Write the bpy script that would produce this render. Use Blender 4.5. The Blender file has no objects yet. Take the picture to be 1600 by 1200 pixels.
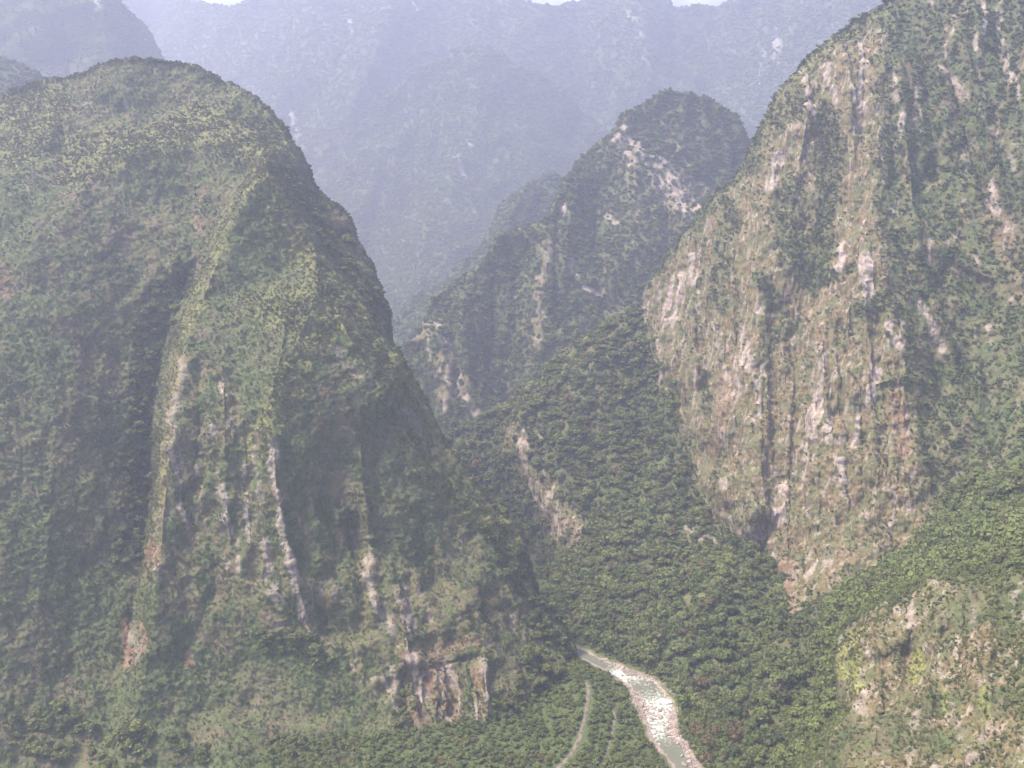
import bpy, math, random, time
import numpy as np
from mathutils.geometry import delaunay_2d_cdt
from mathutils import Vector
R = math.radians
T0 = time.time()
sc = bpy.context.scene
COL = sc.collection

# ------------------------------------------------------------------ camera, sky, sun, exposure
TILT = R(-11.0); FPX = 1570.0; CAMZ = 430.0
cam = bpy.data.cameras.new('camera'); cam_ob = bpy.data.objects.new('camera', cam); COL.objects.link(cam_ob)
cam.sensor_width = 36.0; cam.lens = 36.0 * FPX / 1600.0
cam.clip_start = 1.0; cam.clip_end = 60000.0
cam_ob.location = (0, 0, CAMZ); cam_ob.rotation_euler = (math.pi / 2 + TILT, 0, 0)
sc.camera = cam_ob

SUN_EL, SUN_ROT = 61.0, -97.0           # azimuth clockwise from +Y
world = bpy.data.worlds.new('World'); sc.world = world; world.use_nodes = True
nt = world.node_tree
sky = nt.nodes.new('ShaderNodeTexSky'); sky.sky_type = 'NISHITA'; sky.sun_disc = False
sky.sun_elevation = R(SUN_EL); sky.sun_rotation = R(SUN_ROT)
sky.altitude = 2400; sky.air_density = 0.45; sky.dust_density = 8.0; sky.ozone_density = 0.2
nt.links.new(sky.outputs[0], nt.nodes['Background'].inputs[0])
nt.nodes['Background'].inputs[1].default_value = 0.15
sun = bpy.data.lights.new('sun', 'SUN'); sun.energy = 2.0; sun.angle = R(10.0); sun.color = (1.0, 0.905, 0.74)
sun_ob = bpy.data.objects.new('sun', sun); COL.objects.link(sun_ob)
to_sun = Vector((math.sin(R(SUN_ROT)) * math.cos(R(SUN_EL)), math.cos(R(SUN_ROT)) * math.cos(R(SUN_EL)), math.sin(R(SUN_EL))))
sun_ob.rotation_euler = to_sun.to_track_quat('Z', 'Y').to_euler()
sun_ob.location = (0, 0, 3000)
vs = sc.view_settings
vs.view_transform = 'Standard'; vs.look = 'None'; vs.gamma = 1.0; vs.use_curve_mapping = False
vs.exposure = 2.38
sc.render.engine = 'CYCLES'
cy = sc.cycles
cy.max_bounces = 4; cy.diffuse_bounces = 2; cy.glossy_bounces = 1; cy.transmission_bounces = 3
cy.volume_bounces = 1; cy.transparent_max_bounces = 4
cy.use_denoising = True
cy.use_adaptive_sampling = False
cy.caustics_reflective = False; cy.caustics_refractive = False
HAZE_DENSITY = 0.000172
HAZE_COLOR = (0.71, 0.735, 1.0)
HAZE_ANISO = 0.33

# ------------------------------------------------------------------ helpers
def tag(o, label=None, cat=None, group=None, kind=None):
    if label: o['label'] = label
    if cat: o['category'] = cat
    if group: o['group'] = group
    if kind: o['kind'] = kind
    return o

def ray_yz(v):
    y = (600.0 - np.asarray(v, dtype=np.float64)) / FPX
    return math.cos(TILT) - y * math.sin(TILT), math.sin(TILT) + y * math.cos(TILT)

def world_from(u, v, Y):
    dy, dz = ray_yz(v)
    x = (np.asarray(u, dtype=np.float64) - 800.0) / FPX
    return Y * x / dy, Y, CAMZ + Y * dz / dy

def G(u, v, z=0.0):
    """control point where the line of sight meets height z"""
    dy, dz = ray_yz(v)
    return (u, v, (z - CAMZ) * dy / dz)

_rs = np.random.RandomState(7)
PERM = _rs.permutation(256).astype(np.int32); PERM = np.concatenate([PERM, PERM])
_g = _rs.normal(size=(256, 3)); GR = (_g / np.linalg.norm(_g, axis=1)[:, None]).astype(np.float32)

def gnoise(x, y, z, seed=0):
    x = np.asarray(x, dtype=np.float32).ravel() + seed * 17.31
    y = np.asarray(y, dtype=np.float32).ravel() + seed * 5.77
    z = np.asarray(z, dtype=np.float32).ravel() - seed * 9.13
    xi = np.floor(x).astype(np.int32); yi = np.floor(y).astype(np.int32); zi = np.floor(z).astype(np.int32)
    xf = x - xi; yf = y - yi; zf = z - zi
    xi &= 255; yi &= 255; zi &= 255
    sx = xf * xf * xf * (xf * (xf * 6 - 15) + 10); sy = yf * yf * yf * (yf * (yf * 6 - 15) + 10); sz = zf * zf * zf * (zf * (zf * 6 - 15) + 10)
    out = np.zeros_like(x)
    for a in (0, 1):
        wa = sx if a else 1 - sx
        pa = PERM[(xi + a) & 255]
        for b in (0, 1):
            wb = sy if b else 1 - sy
            pb = PERM[pa + ((yi + b) & 255)]
            for c in (0, 1):
                wc = sz if c else 1 - sz
                g = GR[PERM[pb + ((zi + c) & 255)]]
                out += wa * wb * wc * (g[:, 0] * (xf - a) + g[:, 1] * (yf - b) + g[:, 2] * (zf - c))
    return out * 1.5

def noise_at(P, wl, vert=1.0, seed=0):
    s = P[0].shape
    return gnoise(P[0] / wl, P[1] / wl, P[2] / (wl * vert), seed).reshape(s)

def ridged(n, p=1.0):
    return (1.0 - np.abs(n) * 2.0).clip(0, 1) ** p

def sstep(a, b, x):
    t = ((x - a) / (b - a)).clip(0, 1)
    return t * t * (3 - 2 * t)

def resample(pl, step=25.0):
    out = []
    for a, b in zip(pl[:-1], pl[1:]):
        n = max(1, int(math.hypot(b[0] - a[0], b[1] - a[1]) / step))
        for k in range(n):
            t = k / n
            out.append(tuple(a[i] + (b[i] - a[i]) * t for i in range(len(a))))
    out.append(pl[-1])
    return out

def line_dist(U, V, pl):
    """distance to a polyline and the place 0..1 along it"""
    best = np.full(U.shape, 1e9); along = np.zeros(U.shape)
    n = len(pl) - 1
    for k in range(n):
        ax, ay = pl[k][:2]; bx, by = pl[k + 1][:2]
        dx, dy = bx - ax, by - ay
        t = (((U - ax) * dx + (V - ay) * dy) / max(dx * dx + dy * dy, 1e-9)).clip(0, 1)
        d = np.hypot(U - ax - t * dx, V - ay - t * dy)
        m = d < best
        best = np.where(m, d, best); along = np.where(m, (k + t) / n, along)
    return best, along

def in_poly(U, V, poly):
    c = np.zeros(U.shape, dtype=bool)
    n = len(poly)
    for k in range(n):
        x1, y1 = poly[k]; x2, y2 = poly[(k + 1) % n]
        if y1 == y2: continue
        m = (y1 > V) != (y2 > V)
        c ^= m & (U < (x2 - x1) * (V - y1) / (y2 - y1) + x1)
    return c

def blur(A, sig, axes=(0, 1)):
    r = int(sig * 2.5) + 1
    k = np.exp(-0.5 * (np.arange(-r, r + 1) / sig) ** 2); k /= k.sum()
    for ax in axes:
        pad = [(0, 0), (0, 0)]; pad[ax] = (r, r)
        B = np.pad(A, pad, mode='edge'); out = np.zeros_like(A)
        n = A.shape[ax]
        for i, w in enumerate(k):
            out += w * (B[i:i + n, :] if ax == 0 else B[:, i:i + n])
        A = out
    return A

def interp_depth(us, vs_, pts):
    """piecewise linear interpolation of 1/Y over a Delaunay net of survey points"""
    P = {}
    for (u, v, Y) in pts: P[(round(u, 1), round(v, 1))] = 1.0 / Y
    u0, u1, v0, v1 = us[0] - 5, us[-1] + 5, vs_[0] - 5, vs_[-1] + 5
    K = np.array(list(P.keys())); W = np.array(list(P.values()))
    for t in np.linspace(0, 1, 15):
        for q in ((u0 + (u1 - u0) * t, v0), (u0 + (u1 - u0) * t, v1), (u0, v0 + (v1 - v0) * t), (u1, v0 + (v1 - v0) * t)):
            d = np.hypot(K[:, 0] - q[0], K[:, 1] - q[1]); i = np.argsort(d)[:4]
            w = 1 / (d[i] + 1.0) ** 2
            P.setdefault((round(q[0], 1), round(q[1], 1)), float((W[i] * w).sum() / w.sum()))
    keys = list(P.keys()); vals = np.array([P[k] for k in keys])
    res = delaunay_2d_cdt([Vector(k) for k in keys], [], [], 0, 1e-4)
    rv, rf, ov = res[0], res[2], res[3]
    val = np.array([vals[o[0]] if len(o) else 0 for o in ov])
    out = np.full((len(vs_), len(us)), np.nan)
    for f in rf:
        (ax, ay), (bx, by), (cx, cy_) = rv[f[0]], rv[f[1]], rv[f[2]]
        i0 = np.searchsorted(us, min(ax, bx, cx) - 1e-6); i1 = np.searchsorted(us, max(ax, bx, cx) + 1e-6)
        j0 = np.searchsorted(vs_, min(ay, by, cy_) - 1e-6); j1 = np.searchsorted(vs_, max(ay, by, cy_) + 1e-6)
        if i1 <= i0 or j1 <= j0: continue
        X, Yy = np.meshgrid(us[i0:i1], vs_[j0:j1])
        den = (by - cy_) * (ax - cx) + (cx - bx) * (ay - cy_)
        if abs(den) < 1e-9: continue
        l1 = ((by - cy_) * (X - cx) + (cx - bx) * (Yy - cy_)) / den
        l2 = ((cy_ - ay) * (X - cx) + (ax - cx) * (Yy - cy_)) / den
        l3 = 1 - l1 - l2
        m = (l1 > -1e-6) & (l2 > -1e-6) & (l3 > -1e-6)
        sub = out[j0:j1, i0:i1]
        sub[m] = (l1 * val[f[0]] + l2 * val[f[1]] + l3 * val[f[2]])[m]
    out[np.isnan(out)] = np.nanmean(out)
    return out

# ------------------------------------------------------------------ materials
def new_mat(name):
    m = bpy.data.materials.new(name); m.use_nodes = True
    nt = m.node_tree; b = nt.nodes['Principled BSDF']
    b.inputs['Roughness'].default_value = 0.9
    b.inputs['Specular IOR Level'].default_value = 0.15
    return m, nt, b

def N(nt, kind, **kw):
    n = nt.nodes.new(kind)
    for k, v in kw.items(): setattr(n, k, v)
    return n

def ramp_fac(nt, src, lo, hi):
    n = N(nt, 'ShaderNodeMapRange'); n.interpolation_type = 'SMOOTHSTEP'
    n.inputs['From Min'].default_value = lo; n.inputs['From Max'].default_value = hi
    nt.links.new(src, n.inputs['Value']); return n.outputs[0]

def mixc(nt, fac, a, b):
    n = N(nt, 'ShaderNodeMix', data_type='RGBA')
    for s, i in ((fac, n.inputs['Factor']), (a, n.inputs['A']), (b, n.inputs['B'])):
        pass
    def put(val, sock):
        if isinstance(val, bpy.types.NodeSocket): nt.links.new(val, sock)
        elif isinstance(val, (tuple, list)): sock.default_value = (*val, 1.0)
        else: sock.default_value = val
    put(fac, n.inputs[0]); put(a, n.inputs[6]); put(b, n.inputs[7])
    return n.outputs[2]

def math_n(nt, op, a, b=None):
    n = N(nt, 'ShaderNodeMath', operation=op)
    for val, s in ((a, n.inputs[0]), (b, n.inputs[1])):
        if val is None: continue
        if isinstance(val, bpy.types.NodeSocket): nt.links.new(val, s)
        else: s.default_value = val
    return n.outputs[0]

def noise_tex(nt, scale, vscale=1.0, detail=3.0, rough=0.6):
    tc = N(nt, 'ShaderNodeTexCoord'); mp = N(nt, 'ShaderNodeMapping')
    mp.inputs['Scale'].default_value = (scale, scale, scale * vscale)
    nt.links.new(tc.outputs['Object'], mp.inputs['Vector'])
    n = N(nt, 'ShaderNodeTexNoise'); n.inputs['Scale'].default_value = 1.0
    n.inputs['Detail'].default_value = detail; n.inputs['Roughness'].default_value = rough
    nt.links.new(mp.outputs[0], n.inputs['Vector'])
    return n.outputs['Fac']

def attr(nt, name):
    a = N(nt, 'ShaderNodeAttribute', attribute_name=name); return a.outputs['Fac']

def terrain_material(name, green_a, green_b, brown, tan, rock_a, rock_b, grass, red, fine=0.35):
    m, nt, b = new_mat(name)
    n_fine = noise_tex(nt, fine, 0.8, 3, 0.7)
    n_med = noise_tex(nt, fine * 0.22, 0.5, 4, 0.65)
    n_big = noise_tex(nt, 0.012, 0.6, 4, 0.6)
    n_str = noise_tex(nt, 0.22, 0.10, 4, 0.65)
    c = mixc(nt, ramp_fac(nt, n_fine, 0.38, 0.62), green_a, green_b)
    brn = math_n(nt, 'MULTIPLY', ramp_fac(nt, n_med, 0.42, 0.62), ramp_fac(nt, n_big, 0.35, 0.6))
    c = mixc(nt, brn, c, brown)
    n_fs = noise_tex(nt, 0.45, 0.28, 4, 0.7)
    tn = mixc(nt, ramp_fac(nt, n_fs, 0.38, 0.62), tuple(x * 0.5 for x in tan), tan)
    tn = mixc(nt, math_n(nt, 'MULTIPLY', ramp_fac(nt, n_med, 0.42, 0.58), 0.62), tn, green_b)
    tn = mixc(nt, ramp_fac(nt, n_str, 0.52, 0.66), tn, tuple(0.6 * x + 0.4 * y for x, y in zip(rock_a, brown)))
    c = mixc(nt, attr(nt, 'tan'), c, tn)
    gr = mixc(nt, ramp_fac(nt, n_fine, 0.4, 0.65), tuple(x * 0.6 for x in grass), grass)
    c = mixc(nt, attr(nt, 'grass'), c, gr)
    rd = mixc(nt, ramp_fac(nt, n_str, 0.4, 0.65), red, tuple(0.5 * x + 0.5 * y for x, y in zip(rock_a, red)))
    c = mixc(nt, attr(nt, 'red'), c, rd)
    rk = mixc(nt, ramp_fac(nt, n_str, 0.36, 0.62), rock_b, rock_a)
    n_blk = noise_tex(nt, 0.5, 0.35, 3, 0.7)
    rk = mixc(nt, ramp_fac(nt, n_blk, 0.55, 0.72), rk, tuple(x * 0.45 for x in rock_b))
    c = mixc(nt, attr(nt, 'rock'), c, rk)
    nt.links.new(c, b.inputs['Base Color'])
    bp = N(nt, 'ShaderNodeBump'); bp.inputs['Strength'].default_value = 0.9; bp.inputs['Distance'].default_value = 1.3
    h = math_n(nt, 'ADD', n_fine, math_n(nt, 'MULTIPLY', n_str, 0.8))
    nt.links.new(h, bp.inputs['Height']); nt.links.new(bp.outputs[0], b.inputs['Normal'])
    return m

M_near = terrain_material('mountain_ground', (0.050, 0.066, 0.026), (0.090, 0.112, 0.046), (0.118, 0.096, 0.060),
                          (0.180, 0.138, 0.072), (0.37, 0.30, 0.26), (0.20, 0.16, 0.14), (0.22, 0.22, 0.075), (0.17, 0.085, 0.055))
M_far = terrain_material('far_mountain_ground', (0.034, 0.052, 0.024), (0.052, 0.075, 0.034), (0.062, 0.072, 0.04),
                         (0.15, 0.14, 0.08), (0.30, 0.27, 0.25), (0.20, 0.18, 0.16), (0.11, 0.14, 0.06), (0.2, 0.1, 0.06), fine=0.12)

def leaf_material(name, a, b_, var=0.5):
    m, nt, b = new_mat(name)
    oi = N(nt, 'ShaderNodeObjectInfo')
    geo = N(nt, 'ShaderNodeNewGeometry')
    n = N(nt, 'ShaderNodeTexNoise'); n.inputs['Scale'].default_value = 0.02; n.inputs['Detail'].default_value = 3
    nt.links.new(geo.outputs['Position'], n.inputs['Vector'])
    f = math_n(nt, 'ADD', math_n(nt, 'MULTIPLY', oi.outputs['Random'], 0.65), math_n(nt, 'MULTIPLY', ramp_fac(nt, n.outputs['Fac'], 0.3, 0.7), 0.35))
    c = mixc(nt, f, a, b_)
    # a few crowns with browner leaves
    r2 = ramp_fac(nt, math_n(nt, 'FRACT', math_n(nt, 'MULTIPLY', oi.outputs['Random'], 37.0)), 0.86, 0.97)
    c = mixc(nt, math_n(nt, 'MULTIPLY', r2, var), c, (0.14, 0.12, 0.055))
    ri = N(nt, 'ShaderNodeTexNoise'); ri.inputs['Scale'].default_value = 1.2; ri.inputs['Detail'].default_value = 2
    nt.links.new(geo.outputs['Position'], ri.inputs['Vector'])
    c = mixc(nt, ramp_fac(nt, ri.outputs['Fac'], 0.35, 0.65), mixc(nt, 0.30, c, (0.03, 0.045, 0.016)), c)
    nt.links.new(c, b.inputs['Base Color'])
    b.inputs['Roughness'].default_value = 0.75; b.inputs['Specular IOR Level'].default_value = 0.25
    tr = N(nt, 'ShaderNodeBsdfTranslucent'); nt.links.new(c, tr.inputs['Color'])
    mx = N(nt, 'ShaderNodeMixShader'); mx.inputs[0].default_value = 0.25
    out = nt.nodes['Material Output']
    nt.links.new(b.outputs[0], mx.inputs[1]); nt.links.new(tr.outputs[0], mx.inputs[2]); nt.links.new(mx.outputs[0], out.inputs['Surface'])
    return m

M_leaf = leaf_material('tree_leaves', (0.062, 0.086, 0.028), (0.188, 0.208, 0.066))
M_shrub = leaf_material('shrub_leaves', (0.066, 0.086, 0.032), (0.128, 0.150, 0.056))
M_grassy = leaf_material('dry_shrub_leaves', (0.10, 0.095, 0.040), (0.20, 0.18, 0.075))
M_olive = leaf_material('olive_leaves', (0.11, 0.14, 0.042), (0.20, 0.23, 0.075))
M_russet = leaf_material('russet_leaves', (0.13, 0.095, 0.05), (0.17, 0.12, 0.06))
M_bark, _n, _b = new_mat('bark')
_c = mixc(_n, noise_tex(_n, 3.0, 0.3), (0.08, 0.06, 0.045), (0.2, 0.17, 0.14)); _n.links.new(_c, _b.inputs['Base Color'])

# ------------------------------------------------------------------ foliage meshes
def ico():
    t = (1 + 5 ** .5) / 2
    v = np.array([(-1, t, 0), (1, t, 0), (-1, -t, 0), (1, -t, 0), (0, -1, t), (0, 1, t), (0, -1, -t), (0, 1, -t), (t, 0, -1), (t, 0, 1), (-t, 0, -1), (-t, 0, 1)], float)
    v /= np.linalg.norm(v[0])
    f = [(0, 11, 5), (0, 5, 1), (0, 1, 7), (0, 7, 10), (0, 10, 11), (1, 5, 9), (5, 11, 4), (11, 10, 2), (10, 7, 6), (7, 1, 8), (3, 9, 4), (3, 4, 2), (3, 2, 6), (3, 6, 8), (3, 8, 9), (4, 9, 5), (2, 4, 11), (6, 2, 10), (8, 6, 7), (9, 8, 1)]
    return v, f
ICO_V, ICO_F = ico()

def crown_mesh(name, seed, lobes, leaves, flat=0.75, leaf=0.20, mat=None):
    """unit-radius crown: lobes of small leaf clumps round a darker ragged heart"""
    rs = np.random.RandomState(seed); V = []; F = []
    for k in range(lobes):
        a = rs.uniform(0, 2 * math.pi); rr = 0.62 * math.sqrt(rs.uniform(0, 1)) if lobes > 1 else 0
        c = np.array([rr * math.cos(a), rr * math.sin(a), 0.75 + rs.uniform(-0.25, 0.35) * flat + 0.25 * (0.6 - rr)])
        lr = rs.uniform(0.36, 0.52) if lobes > 1 else 0.8
        b0 = len(V)
        for q in ICO_V: V.append(c + q * lr * 0.82 * rs.uniform(0.75, 1.1) * np.array([1, 1, flat]))
        F += [tuple(b0 + i for i in f) for f in ICO_F]
        for j in range(leaves):
            d = rs.normal(size=3); d[2] = abs(d[2]) * 0.9 - 0.25; d /= np.linalg.norm(d)
            p = c + d * lr * rs.uniform(0.85, 1.18) * np.array([1, 1, flat])
            nn = d + rs.normal(size=3) * 0.38; nn /= np.linalg.norm(nn)
            t1 = np.cross(nn, rs.normal(size=3)); t1 /= np.linalg.norm(t1); t2 = np.cross(nn, t1)
            s = leaf * rs.uniform(0.6, 1.3); b0 = len(V)
            V += [p - t1 * s, p - t2 * s * 0.8, p + t1 * s, p + t2 * s * 0.8 + nn * s * 0.3]
            F.append((b0, b0 + 1, b0 + 2, b0 + 3))
    me = bpy.data.meshes.new(name); me.from_pydata([tuple(x) for x in V], [], F); me.materials.append(mat)
    return me

def proto_collection(name, specs, mat):
    c = bpy.data.collections.new(name)
    for i, (seed, lobes, leaves, flat, leaf) in enumerate(specs):
        o = bpy.data.objects.new('%s_kind_%d' % (name, i), crown_mesh('%s_mesh' % name, seed, lobes, leaves, flat, leaf, mat)); c.objects.link(o)
    return c
TREE_SPECS = [(1, 8, 22, .8, .17), (2, 6, 26, .7, .19), (3, 9, 20, .9, .16), (4, 7, 24, .6, .18)]
SHRUB_SPECS = [(11, 3, 12, .8, .28), (12, 2, 14, .7, .32), (13, 4, 9, .6, .26)]
P_tree = proto_collection('canopy', TREE_SPECS, M_leaf)
P_shrub = proto_collection('shrubs', SHRUB_SPECS, M_shrub)
P_dry = proto_collection('dry_shrubs', SHRUB_SPECS, M_grassy)
P_olive = proto_collection('olive_canopy', TREE_SPECS[:2], M_olive)

def instancer(name, pos, rad, coll, label, cat, sz=None):
    """one 'stuff' object: plants nobody could count, instanced on points"""
    n = len(pos)
    if n == 0: return None
    me = bpy.data.meshes.new(name); me.vertices.add(n); me.vertices.foreach_set('co', pos.astype(np.float32).ravel())
    a = me.attributes.new('size', 'FLOAT_VECTOR', 'POINT')
    rs = np.random.RandomState(n % 1000)
    S = np.stack([rad * rs.uniform(.85, 1.15, n), rad * rs.uniform(.85, 1.15, n), rad * (rs.uniform(.8, 1.25, n) if sz is None else sz * rs.uniform(.8, 1.25, n))], 1)
    a.data.foreach_set('vector', S.astype(np.float32).ravel())
    r = me.attributes.new('spin', 'FLOAT_VECTOR', 'POINT')
    Q = np.stack([rs.normal(0, .15, n), rs.normal(0, .15, n), rs.uniform(0, 6.28, n)], 1)
    r.data.foreach_set('vector', Q.astype(np.float32).ravel())
    o = bpy.data.objects.new(name, me); COL.objects.link(o)
    ng = bpy.data.node_groups.new(name + '_nodes', 'GeometryNodeTree')
    ng.interface.new_socket('Geometry', in_out='INPUT', socket_type='NodeSocketGeometry')
    ng.interface.new_socket('Geometry', in_out='OUTPUT', socket_type='NodeSocketGeometry')
    gi = ng.nodes.new('NodeGroupInput'); go = ng.nodes.new('NodeGroupOutput')
    ci = ng.nodes.new('GeometryNodeCollectionInfo'); ci.inputs[0].default_value = coll
    ci.inputs['Separate Children'].default_value = True; ci.inputs['Reset Children'].default_value = True
    ip = ng.nodes.new('GeometryNodeInstanceOnPoints'); ip.inputs['Pick Instance'].default_value = True
    na = ng.nodes.new('GeometryNodeInputNamedAttribute'); na.data_type = 'FLOAT_VECTOR'; na.inputs[0].default_value = 'size'
    nr = ng.nodes.new('GeometryNodeInputNamedAttribute'); nr.data_type = 'FLOAT_VECTOR'; nr.inputs[0].default_value = 'spin'
    e2r = ng.nodes.new('FunctionNodeEulerToRotation')
    L = ng.links.new
    L(gi.outputs[0], ip.inputs['Points']); L(ci.outputs[0], ip.inputs['Instance'])
    L(na.outputs[0], ip.inputs['Scale']); L(nr.outputs[0], e2r.inputs[0]); L(e2r.outputs[0], ip.inputs['Rotation'])
    L(ip.outputs[0], go.inputs[0])
    md = o.modifiers.new('scatter', 'NODES'); md.node_group = ng
    tag(o, label, cat, kind='stuff')
    return o

# ------------------------------------------------------------------ mountains
class Relief:
    """A mountain built from surveyed points: its ridges, gullies and foot lie at their own distances and heights,
    the far side falls away behind the crest."""
    def __init__(s, name, u0, u1, vrows, du, top, pts, lines, sharp=2.0, extra=(None, None)):
        s.name = name
        s.us = np.arange(u0, u1 + du, du)
        lo, hi = extra
        if lo is not None: s.us = np.concatenate([np.arange(lo, u0 - 2, 4.0), s.us])      # coarser beyond the frame
        if hi is not None: s.us = np.concatenate([s.us, np.arange(s.us[-1] + 4, hi, 4.0)])
        s.vs = np.array(vrows); s.du = du
        tp = np.array([(p[0], p[1]) for p in top]); s.vt = np.interp(s.us, tp[:, 0], tp[:, 1])
        allp = list(pts) + [p for p in top if len(p) > 2]
        for l in lines: allp += resample(l, 25)
        allp += resample([p for p in top if len(p) > 2], 30)
        q = interp_depth(s.us, s.vs, allp)
        q = blur(q, sharp, (1,)); q = blur(q, sharp, (0,))
        U, V = np.meshgrid(s.us, s.vs)
        s.over = (s.vt[None, :] - V).clip(0, None)
        s.Vc = np.maximum(V, s.vt[None, :]); s.U = U
        # depth read at the clamped row
        jr = np.interp(s.Vc.ravel(), s.vs, np.arange(len(s.vs))).reshape(U.shape)
        j0 = np.floor(jr).astype(int).clip(0, len(s.vs) - 2); t = jr - j0
        ii = np.broadcast_to(np.arange(len(s.us))[None, :], U.shape)
        s.q = q[j0, ii] * (1 - t) + q[j0 + 1, ii] * t
        s.Y = 1.0 / s.q
    def crease(s, pl, width, amp, p=1.0):
        d, al = line_dist(s.U, s.Vc, pl)
        s.Y = s.Y - amp * np.exp(-(d / width) ** p) * np.sin(np.pi * (al * 0.9 + 0.05)) ** 0.5
    def build_base(s, back=1.0):
        X, Y, Z = world_from(s.U, s.Vc, s.Y)
        m = s.over * s.Y / FPX                       # overshoot in metres
        Y = Y + m * 1.0 * back; Z = Z - m * 0.9 * back - 0.004 * m * m
        s.P = [X, Y, Z]
        s.N = s.normals()
    def normals(s):
        P = np.stack(s.P, -1)
        a = np.gradient(P, axis=1); b = np.gradient(P, axis=0)
        n = np.cross(b, a); n /= np.linalg.norm(n, axis=-1, keepdims=True) + 1e-9
        return [n[..., 0], n[..., 1], n[..., 2]]
    def displace(s, h):
        s.P = [s.P[k] + s.N[k] * h for k in range(3)]
    def warped(s, amt=10, seed=3):
        wu = s.U + amt * noise_at(s.P, 40, 1.0, seed) + amt * .5 * noise_at(s.P, 13, 1.0, seed + 1)
        wv = s.Vc + amt * 1.5 * noise_at(s.P, 40, 1.0, seed + 2) + amt * .7 * noise_at(s.P, 13, 1.0, seed + 3)
        s.wu, s.wv = wu, wv
    def poly(s, poly, soft=6):
        m = in_poly(s.wu, s.wv, poly).astype(float)
        return blur(m, soft) if soft else m
    def strokes(s, items, k=1.0):
        m = np.zeros(s.U.shape)
        for it in items:
            pl, w = it[0], it[1] * k; val = it[2] if len(it) > 2 else 1.0
            u0 = min(p[0] for p in pl) - 3 * w - 25; u1 = max(p[0] for p in pl) + 3 * w + 25
            v0 = min(p[1] for p in pl) - 3 * w - 25; v1 = max(p[1] for p in pl) + 3 * w + 25
            i0, i1 = np.searchsorted(s.us, [u0, u1]); j0, j1 = np.searchsorted(s.vs, [v0, v1])
            if i1 <= i0 or j1 <= j0: continue
            d, al = line_dist(s.wu[j0:j1, i0:i1], s.wv[j0:j1, i0:i1], pl)
            m[j0:j1, i0:i1] = np.maximum(m[j0:j1, i0:i1], val * sstep(1.25, 0.55, d / w))
        return m
    def link(s, mats, attrs, label, keep=None, zmin=-8.0, cut=70.0):
        s.P[2] = np.maximum(s.P[2], zmin)
        nv, nu = s.U.shape
        ok = s.over < cut
        if keep is not None: ok &= keep
        cell = ok[:-1, :-1] & ok[1:, :-1] & ok[:-1, 1:] & ok[1:, 1:]
        cell &= ~((s.P[2][:-1, :-1] <= zmin + .01) & (s.P[2][1:, 1:] <= zmin + .01) & (s.P[2][:-1, 1:] <= zmin + .01) & (s.P[2][1:, :-1] <= zmin + .01))
        s.cell = cell
        idx = np.arange(nv * nu).reshape(nv, nu)
        f = np.stack([idx[:-1, :-1][cell], idx[1:, :-1][cell], idx[1:, 1:][cell], idx[:-1, 1:][cell]], 1)
        used = np.zeros(nv * nu, bool); used[f.ravel()] = True
        remap = np.cumsum(used) - 1
        f = remap[f].astype(np.int32)
        co = np.stack([p.ravel()[used] for p in s.P], 1).astype(np.float32)
        me = bpy.data.meshes.new(s.name)
        me.vertices.add(len(co)); me.vertices.foreach_set('co', co.ravel())
        me.loops.add(f.size); me.loops.foreach_set('vertex_index', f.ravel())
        me.polygons.add(len(f)); me.polygons.foreach_set('loop_start', np.arange(0, f.size, 4, dtype=np.int32))
        me.polygons.foreach_set('loop_total', np.full(len(f), 4, dtype=np.int32))
        me.update(); me.validate()
        me.polygons.foreach_set('use_smooth', np.ones(len(me.polygons), dtype=bool))
        for k, a in attrs.items():
            at = me.attributes.new(k, 'FLOAT', 'POINT'); at.data.foreach_set('value', a.ravel()[used].astype(np.float32))
        me.materials.append(mats)
        o = bpy.data.objects.new(s.name, me); COL.objects.link(o)
        tag(o, label, 'mountain', kind='structure')
        print(s.name, 'tris', 2 * len(f), 't', round(time.time() - T0, 1))
        return o
    def scatter(s, dens, seed, front=True):
        """random places on the surface, dens = plants per square metre"""
        P = np.stack(s.P, -1)
        e1 = P[1:, :-1] - P[:-1, :-1]; e2 = P[:-1, 1:] - P[:-1, :-1]
        area = np.linalg.norm(np.cross(e1, e2), axis=-1)
        lam = area * dens[:-1, :-1] * s.cell
        lam *= (s.over[:-1, :-1] < 25)
        lam *= (P[:-1, :-1, 2] > -2)
        lam *= (s.Vc[:-1, :-1] < 1290)
        rs = np.random.RandomState(seed)
        cnt = rs.poisson(lam.clip(0, 5))
        jj, ii = np.nonzero(cnt); rep = cnt[jj, ii]
        jj = np.repeat(jj, rep); ii = np.repeat(ii, rep)
        a = rs.uniform(size=(len(jj), 1)); b = rs.uniform(size=(len(jj), 1))
        p = P[jj, ii] + a * e1[jj, ii] + b * e2[jj, ii]
        return p, jj, ii

def rows(*segs):
    out = []
    for a, b, st in segs: out += list(np.arange(a, b, st))
    return out

VALLEY_TREES = []     # candidates for trees built one by one

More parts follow.
